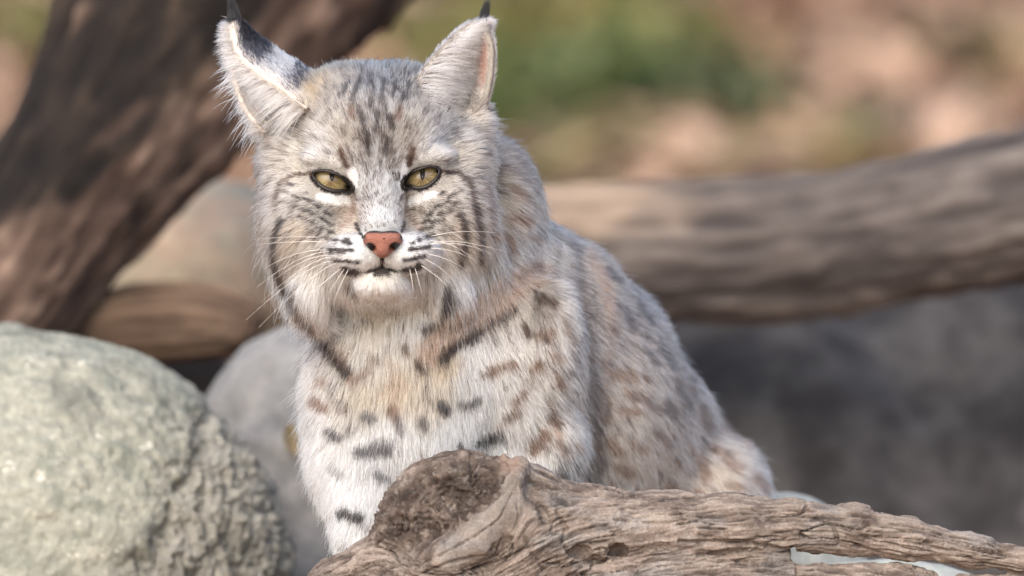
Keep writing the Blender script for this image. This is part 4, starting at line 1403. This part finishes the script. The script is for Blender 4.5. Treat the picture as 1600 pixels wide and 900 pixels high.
# ------------------------------------------------------------------ ears: hair on the sheets
def ear_hair():
    out = []
    for i, (kd, pts, nn, P) in enumerate(earkd):
        na, ns = P.shape[:2]
        nn3 = nn.reshape(na, ns, 3)
        ta = unit(np.gradient(P, axis=0))
        ts = unit(np.gradient(P, axis=1))
        def pick(n, a0=0.0, a1=1.0, s0=0.0, s1=1.0, pw=1.0):
            a = a0 + (a1 - a0) * rng.random(n) ** pw
            s = s0 + (s1 - s0) * rng.random(n)
            return np.clip((a * (na - 1)).astype(int), 0, na - 1), np.clip((s * (ns - 1)).astype(int), 0, ns - 1), a, s
        def add(ia, is_, off, dirv, ln, c, r, bend=None, npt=6):
            base = P[ia, is_] + nn3[ia, is_] * off + rng.normal(size=(len(ia), 3)) * 1.3
            t = np.linspace(0, 1, npt)[None, :, None]
            cl_ = np.stack([fbm(base / 5., 1, 91), fbm(base / 5., 1, 92), fbm(base / 5., 1, 93)], 1)
            dirv = unit(unit(dirv) + 0.15 * rng.normal(size=dirv.shape) + .32 * cl_)
            b = np.zeros_like(dirv) if bend is None else bend
            out.append((base[:, None] + ln[:, None, None] * (t * dirv[:, None] + 0.5 * t ** 2 * b[:, None]), np.broadcast_to(r, (len(ia),)), c))
        V = lambda dx, dy, dw: np.array([dx, dw, -dy], float)
        # back of the ear: short hair towards the tip
        n = 15000
        ia, is_, a, s = pick(n)
        if i == 1:
            bx = topx(P[ia, is_])
            black = np.clip(sstep(.50, .62, a) * (1 - sstep(.0, .3, s) * 0), 0, 1)
            base_c = np.tile(lin((226, 228, 232)), (n, 1))
            low = 1 - sstep(.10, .26, a)
            dk = np.maximum(sstep(.46, .58, a + .06 * fbm(bx / 8., 2, 3)), (1 - sstep(.22, .31, a + .06 * fbm(bx / 8., 2, 4))) * .8)
            tan = 1 - sstep(.10, .17, a)
            m1 = rng.random(n) < dk
            base_c[m1] = lin((46, 46, 52))
            m2 = rng.random(n) < tan
            base_c[m2] = lin((196, 168, 138))
            c = base_c * rng.uniform(.75, 1.15, (n, 1))
        else:
            c = np.tile(lin((60, 54, 52)), (n, 1)) * rng.uniform(.7, 1.6, (n, 1))
        ed_ = rng.random(n) < np.maximum(1 - sstep(.0, .12, s), sstep(.88, 1, s)) * (.95 if i == 0 else .7)
        c[ed_] = lin((206, 190, 172)) * rng.uniform(.8, 1.1, (ed_.sum(), 1))
        add(ia, is_, -4.5, ta[ia, is_] - 0.35 * nn3[ia, is_], rng.uniform(7, 12, n), c, 0.45)
        # rim: pale short hair along both edges
        for s0, s1 in (((0, .05), (.95, 1)) if i == 0 else ((0, .05),)):
            n = 2600
            ia, is_, a, s = pick(n, .08, 1, s0, s1)
            outw = (-1 if s0 == 0 else 1) * ts[ia, is_]
            c = np.tile(lin((222, 212, 200)), (n, 1)) * rng.uniform(.8, 1.1, (n, 1))
            add(ia, is_, rng.uniform(-4, 4, n)[:, None], 0.8 * ta[ia, is_] + 0.35 * outw + 0.25 * nn3[ia, is_], rng.uniform(6, 10, n), c, 0.45)
        # hollow
        pale = lambda n, lo=.7, hi=1.1: np.tile(lin((220, 214, 208)), (n, 1)) * rng.uniform(lo, hi, (n, 1)) ** 1.3
        n = 5000
        ia, is_, a, s = pick(n)
        add(ia, is_, 4.5, ta[ia, is_] + .4 * nn3[ia, is_], rng.uniform(5, 9, n), np.tile(lin((206, 176, 160)), (n, 1)) * rng.uniform(.8, 1.1, (n, 1)), 0.35)
        if i == 0:
            # long hairs from the inner edge sweep across the hollow
            n = 9000
            ia, is_, a, s = pick(n, .0, .95, .0, .7)
            dv = V(1, -.25, -.15) + a[:, None] * V(-.2, -.5, 0) + (1 - a)[:, None] * V(0, .35, -.1)
            ln = rng.uniform(30, 60, n) * (1 - .5 * a) * (1 - .5 * s)
            dkk = rng.random(n) < .14
            c = pale(n)
            c[dkk] = lin((104, 96, 92))
            add(ia, is_, 5.0, dv, ln, c, 0.42, np.tile(V(.2, .35, .25), (n, 1)))
            n = 2600
            ia, is_, a, s = pick(n, .0, .42, .55, .9)
            add(ia, is_, 4.5, np.tile(V(.5, -.9, -.5), (n, 1)), rng.uniform(18, 34, n), pale(n), 0.5, np.tile(V(.2, .3, 0), (n, 1)))
            n = 1500
            ia, is_, a, s = pick(n, .0, .30, .75, 1)
            c = pale(n)
            c[rng.random(n) < .2] = lin((70, 62, 58))
            add(ia, is_, 4.0, np.tile(V(-.5, -.3, -.8), (n, 1)), rng.uniform(14, 26, n), c, 0.42)
        else:
            n = 12000
            ia, is_, a, s = pick(n, .0, .95, .0, .95)
            dv = V(-1, .25, -.2) + (1 - a)[:, None] * V(.1, .35, 0) + a[:, None] * V(.35, -.55, 0)
            ln = rng.uniform(36, 74, n) * (1 - .62 * a) * (1 - .3 * s)
            dkk = rng.random(n) < .12
            c = pale(n)
            c[dkk] = lin((112, 104, 98))
            add(ia, is_, 5.0, dv, ln, c, 0.42, np.tile(V(0, .45, .1), (n, 1)))
            n = 4200
            ia, is_, a, s = pick(n, .0, .95, .75, 1)
            dv = V(-.9, .5, .1) + a[:, None] * V(.2, -1.0, 0)
            add(ia, is_, 2.0, dv, rng.uniform(16, 36, n) * (1 - .5 * a), pale(n), 0.42, np.tile(V(.2, .5, 0), (n, 1)))
        if i == 1:
            n = 4500
            ia, is_, a, s = pick(n, .0, .97, .82, 1)
            add(ia, is_, rng.uniform(3, 7, n)[:, None], V(-.7, .5, -.5) + a[:, None] * V(.3, -1.1, 0), rng.uniform(14, 32, n) * (1 - .5 * a), pale(n), 0.5, np.tile(V(.1, .4, 0), (n, 1)))
            n = 900
            ia, is_, a, s = pick(n, .0, .7, .2, 1)
            g0 = fbm(P[ia, is_] / 9., 1, 77)[:, None]
            dv = V(-.85, .55, -.1) + g0 * V(.3, .6, .3) + a[:, None] * V(.1, -.8, 0)
            add(ia, is_, 5.0, dv, rng.uniform(44, 78, n) * (1 - .6 * a), pale(n, .85, 1.1), 0.6, np.tile(V(.15, .55, 0), (n, 1)))
        # tuft
        n = 420
        tip = P[-2:, :].reshape(-1, 3).mean(0)
        base = tip + rng.normal(size=(n, 3)) * (4.5, 4, 3)
        td = V(.05, -1, 0) if i == 0 else V(-.12, -1, .05)
        bd = V(.25, 0, 0) if i == 0 else V(-.1, 0, 0)
        t = np.linspace(0, 1, 6)[None, :, None]
        ln = rng.uniform(10, 40, n)
        conv = -(base - tip) * (1, 1, 0) * 0.8
        dv = unit(np.tile(td, (n, 1)) + .09 * rng.normal(size=(n, 3)))
        out.append((base[:, None] + ln[:, None, None] * (t * dv[:, None] + .5 * t ** 2 * bd) + t * conv[:, None], np.full(n, .42), np.tile(lin((14, 14, 15)), (n, 1)) * rng.uniform(.7, 1.4, (n, 1))))
    return out

eh = ear_hair()
hair('ear_hair', np.concatenate([e[0] for e in eh]), np.concatenate([e[1] for e in eh]), np.clip(np.concatenate([e[2] for e in eh]), .003, .93), cat)

# ------------------------------------------------------------------ eyes
def iris_material():
    m, nt, b = material('iris')
    tc = nt.nodes.new('ShaderNodeTexCoord')
    sep = nt.nodes.new('ShaderNodeSeparateXYZ')
    nt.links.new(tc.outputs['Generated'], sep.inputs[0])
    a = N(nt, 'Attribute', attribute_name='radial')
    n1 = noise(nt, 40, 4, .6, tc.outputs['Generated'])
    mul = N(nt, 'Math', operation='MULTIPLY_ADD')
    nt.links.new(n1, mul.inputs[0])
    mul.inputs[1].default_value = 0.25
    nt.links.new(a.outputs['Fac'], mul.inputs[2])
    c = ramp(nt, mul.outputs[0], [(0.15, (86, 68, 42)), (0.4, (126, 108, 70)), (0.68, (150, 134, 96)), (0.9, (104, 92, 64)), (1.0, (40, 34, 26))])
    nt.links.new(c, b.inputs['Base Color'])
    b.inputs['Roughness'].default_value = 0.35
    b.inputs['Coat Weight'].default_value = 1.0
    b.inputs['Coat Roughness'].default_value = 0.03
    b.inputs['Coat IOR'].default_value = 1.376
    return m
MAT_IRIS = iris_material()
MAT_PUPIL = simple('pupil', (6, 6, 6), 0.5, spec=.2)
MAT_LID = simple('eyelid_skin', (38, 33, 31), 0.42)

for e in EYES:
    cx, cy = e['c']
    C0 = L(cx, cy, EYE_W)
    nu, nv = 96, 60
    v, rad = [], []
    for i in range(nv + 1):
        th = math.pi * i / nv
        for j in range(nu):
            ph = 2 * math.pi * j / nu
            v.append(C0 + EYE_R * np.array([math.sin(th) * math.cos(ph), -math.cos(th), math.sin(th) * math.sin(ph)]))
            rad.append(min(1.0, math.sin(th) / 0.92) if th < math.pi / 2 else 1.0)
    f = [[i * nu + j, i * nu + (j + 1) % nu, (i + 1) * nu + (j + 1) % nu, (i + 1) * nu + j] for i in range(nv) for j in range(nu)]
    eye = obj_local('eye', np.array(v), np.array(f), MAT_IRIS, cat)
    va = (np.array(v) - C0) / EYE_R
    fib = fbm(np.stack([np.arctan2(va[:, 2], va[:, 0]) * 9, np.array(rad) * 2.5, 0 * va[:, 0]], 1), 3, 5)
    attr(eye, 'radial', np.array(rad) * .9 + .4 * fib)
    # narrow upright pupil on the eyeball
    pv = []
    k = 26
    pcx, pcy = (cx + 1.5, cy - 9) if e['s'] < 0 else (cx - 0.5, cy - 6.5)
    hw, hh = 4.0, 10.5
    def on(dx, dy, up=0.35):
        r = EYE_R + up
        x, z = pcx + dx - cx, -(pcy + dy - cy)
        return C0 + np.array([x, -math.sqrt(r * r - x * x - z * z), z])
    pv.append(on(0, 0))
    for a in np.linspace(0, 2 * math.pi, k, endpoint=False):
        sy = math.sin(a)
        pv.append(on(hw * math.cos(a) * abs(math.cos(a)) ** .3, hh * sy))
    pf = [[0, 1 + i, 1 + (i + 1) % k] for i in range(k)]
    obj_local('pupil', np.array(pv), np.array(pf), MAT_PUPIL, eye)
    # dark lid rim: ring from the eyeball out to the fur
    pl = spline(np.array(e['poly']), 72, True)
    ctr = pl.mean(0)
    tn = np.gradient(np.concatenate([pl[-1:], pl, pl[:1]]), axis=0)[1:-1]
    nr = np.stack([tn[:, 1], -tn[:, 0]], 1)
    nr /= np.linalg.norm(nr, axis=1, keepdims=True)
    if ((pl - ctr) * nr).sum() < 0: nr = -nr
    duct = np.array(e['duct'])
    dw = np.exp(-((pl - duct) ** 2).sum(1) / 120.0)[:, None]
    def ring(off, up, pull=0.0):
        p = pl + nr * off * np.where(pl[:, 1] < ctr[1], .5, .8)[:, None]
        p = p * (1 - dw * pull) + duct * dw * pull
        x, z = p[:, 0] - cx, -(p[:, 1] - cy)
        r2 = np.minimum(x * x + z * z, (EYE_R * .97) ** 2)
        w = 28.0 - np.sqrt(EYE_R ** 2 - r2) - up - (6.0 * sstep(2, -8, pl[:, 1] - ctr[1]) if up > 0 else 0)
        return np.stack([p[:, 0] - 800, w, 450 - p[:, 1]], 1)
    rings = [ring(-.6, -9.0), ring(0.2, 2.0), ring(2.0, 5.0, .35), ring(4.2, 6.5, .6), ring(7.0, 6.0, .7), ring(10.0, 1.0, .7)]
    m = len(pl)
    lf = [[a * m + i, a * m + (i + 1) % m, (a + 1) * m + (i + 1) % m, (a + 1) * m + i] for a in range(len(rings) - 1) for i in range(m)]
    obj_local('eyelid', np.concatenate(rings), np.array(lf), MAT_LID, eye)

# ------------------------------------------------------------------ nose leather
def nose_material():
    m, nt, b = material('nose_leather')
    a = N(nt, 'Attribute', attribute_name='pigment')
    v = objvec(nt)
    n1 = noise(nt, 260, 3, .6, v)
    c = ramp(nt, a.outputs['Fac'], [(0.0, (162, 110, 92)), (0.3, (144, 94, 79)), (0.6, (62, 46, 41)), (1.0, (18, 16, 16))])
    c2 = mixc(nt, 0.35, c, ramp(nt, n1, [(.3, (110, 104, 100)), (.7, (160, 150, 146))]), 'SOFT_LIGHT')
    nt.links.new(c2, b.inputs['Base Color'])
    b.inputs['Roughness'].default_value = 0.5
    b.inputs['Subsurface Weight'].default_value = 0.05
    b.inputs['Subsurface Radius'].default_value = (0.003, 0.0012, 0.0008)
    vo = N(nt, 'TexVoronoi', Scale=1500.0)
    nt.links.new(v, vo.inputs['Vector'])
    bump(nt, b, vo.outputs['Distance'], .8, .0009)
    return m
NS = SDF(L(550, 420, -150)[[0, 1, 2]] * 1.0, L(646, 346, -60), 1.5)
ne = lambda px, py, w, rx, ry, rw, k=4, rot=None, sub=False: NS.ell(L(px, py, w), (rx, rw, ry), k, rot, sub)
ne(598, 373, -98, 25, 11, 22, 5)
ne(582, 374, -96, 15, 13, 18, 8)
ne(614, 374, -96, 15, 13, 18, 8)
ne(598, 386, -100, 15, 17, 20, 8)
ne(584, 384, -103, 9, 8, 12, 4, .3)
ne(612, 384, -103, 9, 8, 12, 4, -.3)
# nostrils: comma-shaped hollows, and the central groove
NS.cone(L(579, 386, -124), L(586, 390, -104), 6.0, 5.0, 2, sub=True)
NS.cone(L(617, 385, -124), L(610, 389, -104), 6.0, 5.0, 2, sub=True)
NS.cone(L(572, 382, -116), L(580, 386, -112), 3.0, 4.2, 2, sub=True)
NS.cone(L(624, 381, -116), L(616, 385, -112), 3.0, 4.2, 2, sub=True)
NS.cone(L(598, 384, -124), L(598, 405, -121), 1.4, 2.2, 2, sub=True)
nv_, nf_ = NS.mesh()
nv_ = smooth_mesh(nv_, nf_, 1, .5)
nq = topx(nv_)
edge = np.maximum(sstep(-9, 0, poly_inside(nq[:, 0], nq[:, 1], [(569, 368), (577, 363), (598, 361), (619, 363), (627, 368), (620, 386), (606, 404), (598, 406), (590, 404), (576, 386)])) * sstep(.2, .7, 1), 0)
top = sstep(366, 362, nq[:, 1])
nost = np.maximum(1 - sstep(4, 8.5, np.hypot((nq[:, 0] - 578) * .8, nq[:, 1] - 385.5)), 1 - sstep(4, 8.5, np.hypot((nq[:, 0] - 618) * .8, nq[:, 1] - 384.5)))
side = sstep(-6.5, 1.5, poly_inside(nq[:, 0], nq[:, 1], [(566, 362), (598, 359), (630, 362), (622, 388), (606, 407), (590, 407), (574, 388)]))
pig = np.clip(np.maximum(np.maximum(0.85 * top, nost), 0.95 * side * sstep(382, 366, nq[:, 1]) + .9 * side * sstep(396, 404, nq[:, 1])) + .12 * fbm(nq / 5., 2, 3), 0, 1)
pig = np.maximum(pig, 1 - sstep(.9, 2.2, np.hypot(nq[:, 0] - 600, nq[:, 1] - 373)))
nose = obj_local('nose', nv_, nf_, nose_material(), cat)
attr(nose, 'pigment', pig)

# ------------------------------------------------------------------ whiskers
MAT_WHISKER = simple('whisker', (214, 208, 200), 0.35)
MAT_WHISKER_D = simple('dark_whisker', (70, 60, 54), 0.4)
wl = [((515, 373, -84), (470, 370, -70), (395, 374, -40)), ((510, 378, -84), (460, 378, -72), (398, 382, -40)), ((512, 391, -84), (466, 396, -80), (412, 420, -60)),
      ((514, 393, -84), (462, 408, -80), (400, 450, -50)), ((520, 402, -84), (476, 418, -86), (410, 470, -70)), ((522, 408, -84), (470, 430, -90), (384, 500, -80)),
      ((528, 410, -84), (480, 440, -96), (404, 512, -90)), ((534, 418, -82), (500, 446, -96), (478, 462, -96)), ((538, 420, -82), (525, 440, -96), (512, 460, -96)),
      ((518, 400, -84), (480, 406, -84), (430, 436, -60)), ((545, 420, -84), (532, 446, -98), (520, 476, -100))]
wr = [((672, 370, -84), (720, 362, -76), (776, 364, -44)), ((674, 381, -84), (720, 378, -76), (790, 394, -40)), ((672, 382, -84), (722, 382, -80), (770, 398, -50)),
      ((670, 388, -84), (706, 392, -86), (736, 404, -70)), ((664, 396, -84), (700, 406, -92), (730, 424, -80)), ((660, 404, -84), (684, 416, -94), (712, 440, -90)),
      ((654, 412, -84), (680, 430, -98), (700, 448, -98)), ((648, 418, -84), (654, 438, -98), (660, 462, -100)), ((640, 420, -84), (644, 440, -98), (646, 458, -100)),
      ((672, 376, -84), (712, 386, -84), (746, 412, -60))]
for k, (a, b, c) in enumerate(wl + wr):
    A, B, C_ = L(*a), L(*b), L(*c)
    t = np.linspace(0, 1, 14)[:, None]
    Q = 2 * B - .5 * (A + C_)
    pts = A * (1 - t) ** 2 + 2 * Q * t * (1 - t) + C_ * t ** 2
    pts[0] += (0, 6, 0)
    v, f = tube(pts, np.linspace(.58, .12, 14), 6)
    obj_local('whisker', v, f, MAT_WHISKER, cat)
for a, b, c in (((514, 372, -86), (490, 372, -80), (462, 378, -70)), ((668, 371, -86), (690, 368, -80), (712, 368, -70))):
    A, B, C_ = L(*a), L(*b), L(*c)
    t = np.linspace(0, 1, 10)[:, None]
    pts = A * (1 - t) ** 2 + 2 * (2 * B - .5 * (A + C_)) * t * (1 - t) + C_ * t ** 2
    v, f = tube(pts, np.linspace(.9, .18, 10), 6)
    obj_local('whisker', v, f, MAT_WHISKER_D, cat)
# ================================================================== the driftwood log in front
DS = SDF(np.array([-420.0, -270, -640]), np.array([960.0, 170, 262]), 4.0)
DE = lambda px, py, w, rx, ry, rw, k=20, rot=None, sub=False: DS.ell(L(px, py, w), (rx, rw, ry), k, rot, sub)
# upper limb, lower limb, left root, and the burl
DS.chain([(830, 842, -70, 92), (930, 838, -65, 76), (1050, 832, -58, 58), (1160, 826, -52, 48), (1240, 822, -48, 39), (1330, 828, -44, 33), (1420, 842, -40, 28), (1520, 860, -36, 24), (1620, 882, -32, 21), (1740, 912, -28, 20)], 24)
DS.chain([(800, 950, -50, 118), (930, 950, -50, 100), (1080, 938, -50, 74), (1200, 928, -50, 54), (1250, 920, -48, 40), (1340, 912, -46, 28), (1420, 908, -44, 19), (1455, 910, -44, 12)], 26)
DS.chain([(700, 900, -60, 100), (610, 902, -50, 66), (540, 935, -40, 58), (460, 985, -25, 52), (390, 1035, -15, 48)], 30)
DS.chain([(1500, 908, -30, 12), (1580, 912, -30, 16), (1700, 935, -28, 18)], 4)
DE(724, 800, -62, 118, 96, 84, 26)
DE(640, 820, -70, 58, 62, 60, 24)
DE(812, 800, -70, 76, 74, 66, 30)
# hollow face of the burl, left open by a lost branch
DE(700, 768, -166, 72, 40, 34, 10, -.38, True)
DE(660, 800, -160, 40, 32, 30, 10, 0, True)
DE(762, 742, -154, 54, 22, 26, 8, -.1, True)
DE(672, 806, -118, 34, 22, 18, 12)
DE(722, 764, -112, 22, 14, 18, 10)
# pale tongue of smooth wood curling over it
DS.chain([(812, 728, -112, 15), (806, 760, -134, 17), (786, 800, -142, 24), (742, 842, -142, 32), (690, 880, -138, 34), (600, 930, -110, 34)], 16)
# hollow to its right and the rot holes below
DE(832, 752, -140, 11, 26, 22, 8, -.2, True)
for h in ((902, 864, -150, 24, 9, 26, .1), (966, 862, -140, 15, 13, 30, 0), (936, 880, -146, 22, 9, 26, -.1), (880, 826, -158, 15, 20, 16, .5), (848, 800, -150, 10, 22, 14, .4)):
    DE(*h[:6], 6, h[6], True)
DS.chain([(876, 850, -140, 12), (884, 880, -140, 14), (900, 905, -132, 16)], 12)
# slot between the two limbs, with a ragged step at its left end
for p0, p1, ra, rb in (((1244, 869), (1262, 873), 9, 9), ((1262, 873), (1340, 875), 9, 8), ((1340, 875), (1430, 881), 8, 8), ((1430, 881), (1500, 893), 8, 7), ((1240, 864), (1262, 868), 6, 6)):
    for w in range(-130, 60, 12):
        DS.cone(L(p0[0], p0[1], w), L(p1[0], p1[1], w), ra, rb, 3, sub=True)
wv, wf = DS.mesh()
wv = smooth_mesh(wv, wf, 1, .5)
wv, wf = subdivide(wv, wf)
wv = smooth_mesh(wv, wf, 1, .4)
wn_ = vnormals(wv, wf)
wq = topx(wv)
bl = np.array([(380, 1020), (480, 940), (600, 885), (715, 862), (860, 852), (1000, 838), (1240, 826), (1420, 846), (1600, 878), (1800, 920)], float)
yb = np.interp(wq[:, 0], bl[:, 0], bl[:, 1])
kx, ky, KR = 712.0, 788.0, 104.0
rx_, ry_ = wq[:, 0] - kx, wq[:, 1] - ky
r2 = np.maximum(rx_ ** 2 + (ry_ * 1.05) ** 2, KR ** 2)
gg = (wq[:, 1] - yb) - ry_ * KR ** 2 / r2 + 7 * fbm(wv / 70., 3, 3)
al_ = wq[:, 0] + rx_ * KR ** 2 / r2
inside = 1 - sstep(60, 92, np.hypot((wq[:, 0] - 695) * .72 + (wq[:, 1] - 775) * .3, (wq[:, 1] - 775) * 1.25 + (wq[:, 0] - 695) * .25))
def dist_line(pts):
    pts = np.array(pts, float)
    d = np.full(len(wq), 1e9)
    for a, e in zip(pts[:-1], pts[1:]):
        ab = e - a
        t = np.clip(((wq[:, :2] - a) @ ab) / (ab @ ab), 0, 1)
        d = np.minimum(d, np.linalg.norm(wq[:, :2] - a - t[:, None] * ab, axis=1))
    return d
tong = 1 - sstep(14, 34, dist_line([(814, 730), (806, 760), (790, 795), (745, 840), (705, 868)]) + 6 * fbm(wv / 25., 2, 6))
tong = tong * (wq[:, 2] < -60)
inside = inside * (1 - tong) * (wq[:, 2] < -40)
fr = (1 - .75 * tong) * (1 - .8 * inside)
F1 = fbm(np.stack([al_ / 110., gg / 9., wv[:, 1] / 26.], 1), 4, 11)
F2 = fbm(np.stack([al_ / 38., gg / 2.6, wv[:, 1] / 8.], 1), 3, 12)
F3 = fbm(np.stack([al_ / 170., gg / 15., wv[:, 1] / 34.], 1), 3, 13)
F4 = fbm(np.stack([al_ / 230., gg / 26., wv[:, 1] / 50.], 1), 2, 14)
gate = sstep(-.1, .3, fbm(wv / (90, 40, 40), 2, 15))
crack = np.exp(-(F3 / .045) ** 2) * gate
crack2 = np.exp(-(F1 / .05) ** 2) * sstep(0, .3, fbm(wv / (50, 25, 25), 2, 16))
d1, d2, cid = voronoi(np.stack([wq[:, 0] / 44., wq[:, 2] / 40., wq[:, 1] / 20.], 1) + .4 * np.stack([fbm(wv / 22., 2, 17), fbm(wv / 22., 2, 18), fbm(wv / 22., 2, 19)], 1), 5)
vcr = 1 - sstep(.02, .16, d2 - d1)
ruff_ = fbm(wv / 12., 4, 20)
msk = .45 + .9 * sstep(-.25, .3, fbm(wv / (110, 60, 45), 3, 33))
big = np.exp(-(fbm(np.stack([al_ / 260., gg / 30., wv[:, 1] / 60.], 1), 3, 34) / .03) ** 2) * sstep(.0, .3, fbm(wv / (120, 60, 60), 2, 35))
disp = fr * (3.4 * F1 * msk + 2.8 * F2 * (1.5 - msk * .6) + 3.5 * F4 - 6.5 * crack - 4.5 * crack2 - 11 * big) + 7 * fbm(wv / 55., 4, 21)
kr_, kp_ = np.hypot(wq[:, 0] - 705, wq[:, 1] - 815), np.arctan2(wq[:, 1] - 815, wq[:, 0] - 705)
led = fbm(np.stack([kr_ / 8., kp_ * 2.2, 0 * kr_], 1), 3, 51)
rad = fbm(np.stack([kp_ * 7., kr_ / 50., 0 * kr_], 1), 3, 52)
rcr = np.exp(-(rad / .06) ** 2) * sstep(-.1, .25, fbm(wv / 30., 2, 53))
lcr = np.exp(-(led / .07) ** 2) * sstep(-.1, .25, fbm(wv / 26., 2, 54))
disp += inside * (2.5 * (cid - .5) - 2.5 * vcr + 6 * ruff_ + 2 * fbm(wv / 5., 2, 22) + 8 * led - 6 * rcr - 6 * lcr + 8 * fbm(wv / 36., 2, 23))
disp += tong * (1.0 * F2 + 1.6 * F1)
disp += 1.0 * fbm(wv / 4.5, 2, 25) * (1 - .6 * tong)
# splits one can follow by eye
front = wq[:, 2] < -30
for pts, wd_, dp in (([(1062, 846), (1100, 845), (1140, 848), (1186, 851), (1240, 858)], 2.6, 12), ([(1090, 868), (1130, 862), (1182, 858)], 3.2, 9), ([(1290, 813), (1302, 822), (1307, 838), (1310, 850)], 2.2, 9),
                     ([(800, 770), (780, 812), (740, 840), (700, 862), (660, 880)], 1.6, 6), ([(735, 712), (738, 742)], 2, 7), ([(690, 752), (716, 744), (745, 740), (775, 742)], 2.4, 8), ([(880, 758), (930, 772), (1000, 786), (1060, 792)], 1.8, 5),
                     ([(960, 812), (1020, 818), (1090, 816)], 1.8, 6), ([(870, 800), (884, 826), (880, 850), (900, 872)], 2.4, 9), ([(820, 840), (830, 866), (850, 890)], 2, 7), ([(700, 905), (780, 876), (850, 846)], 2, 6), ([(640, 905), (700, 880), (760, 868)], 2, 6),
                     ([(1244, 880), (1246, 905)], 2, 9), ([(1380, 836), (1440, 850), (1500, 864)], 1.6, 4), ([(1180, 800), (1260, 806), (1330, 812)], 1.5, 4)):
    dl = dist_line(pts) + 2.2 * fbm(wv / 9., 2, 31)
    disp -= front * dp * np.exp(-(dl / wd_).clip(-.5, 9) ** 2)
wv = wv + wn_ * disp[:, None]
# colour of the weathered wood: silver grey fibres, brown rot, pale scoured wood
tone = np.clip(.52 + .5 * F1 + .8 * F2 + .25 * F4, 0, 1)
c_d, c_m, c_l = lin((88, 72, 62)), lin((140, 120, 106)), lin((186, 166, 148))
wc = np.where(tone[:, None] < .5, c_d + (c_m - c_d) * (tone * 2)[:, None], c_m + (c_l - c_m) * (tone * 2 - 1)[:, None])
pale = (sstep(.0, .4, fbm(wv / (120, 40, 50), 3, 41)) * .6 * sstep(860, 960, wq[:, 0]))[:, None]
wc = wc * (1 - pale) + lin((196, 176, 156)) * pale
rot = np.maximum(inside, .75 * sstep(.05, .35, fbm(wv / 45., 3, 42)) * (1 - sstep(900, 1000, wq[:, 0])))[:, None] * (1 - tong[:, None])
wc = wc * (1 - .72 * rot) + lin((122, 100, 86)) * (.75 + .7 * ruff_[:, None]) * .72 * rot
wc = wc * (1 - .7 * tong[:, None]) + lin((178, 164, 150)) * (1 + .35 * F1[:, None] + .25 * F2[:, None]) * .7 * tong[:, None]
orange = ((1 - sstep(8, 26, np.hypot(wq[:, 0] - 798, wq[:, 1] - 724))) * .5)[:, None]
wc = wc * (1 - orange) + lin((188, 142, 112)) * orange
crack_tone = np.clip(.55 * crack + .45 * crack2 + .8 * big, 0, .85)[:, None] * fr[:, None]
wc = wc * (1 - .6 * crack_tone) + lin((52, 42, 36)) * .6 * crack_tone  # wood colour goes darker along the cracks
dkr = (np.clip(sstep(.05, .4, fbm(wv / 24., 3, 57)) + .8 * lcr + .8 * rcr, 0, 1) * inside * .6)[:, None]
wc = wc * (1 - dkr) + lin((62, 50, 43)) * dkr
grey = (sstep(0, .4, fbm(wv / (80, 50, 30), 3, 58)) * .5 * (1 - inside))[:, None]
wc = wc * (1 - grey) + (wc @ np.array([.2126, .7152, .0722]))[:, None] * np.array([1.04, 1., .97]) * grey
lich = (sstep(.25, .4, fbm(wv / 9., 2, 43)) * .25)[:, None]
wc = wc * (1 - lich) + lin((196, 184, 168)) * lich
def drift_material():
    m, nt, b = material('driftwood')
    a = N(nt, 'Attribute', attribute_name='wood_colour')
    v = objvec(nt)
    n2 = noise(nt, 700, 4, .7, v)
    c = mixc(nt, .55, a.outputs['Color'], ramp(nt, n2, [(.3, (84, 80, 78)), (.5, (128, 128, 128)), (.7, (182, 180, 176))]), 'OVERLAY')
    nt.links.new(c, b.inputs['Base Color'])
    b.inputs['Roughness'].default_value = .88
    b.inputs['Specular IOR Level'].default_value = .3
    bump(nt, b, n2, .5, .0012)
    return m
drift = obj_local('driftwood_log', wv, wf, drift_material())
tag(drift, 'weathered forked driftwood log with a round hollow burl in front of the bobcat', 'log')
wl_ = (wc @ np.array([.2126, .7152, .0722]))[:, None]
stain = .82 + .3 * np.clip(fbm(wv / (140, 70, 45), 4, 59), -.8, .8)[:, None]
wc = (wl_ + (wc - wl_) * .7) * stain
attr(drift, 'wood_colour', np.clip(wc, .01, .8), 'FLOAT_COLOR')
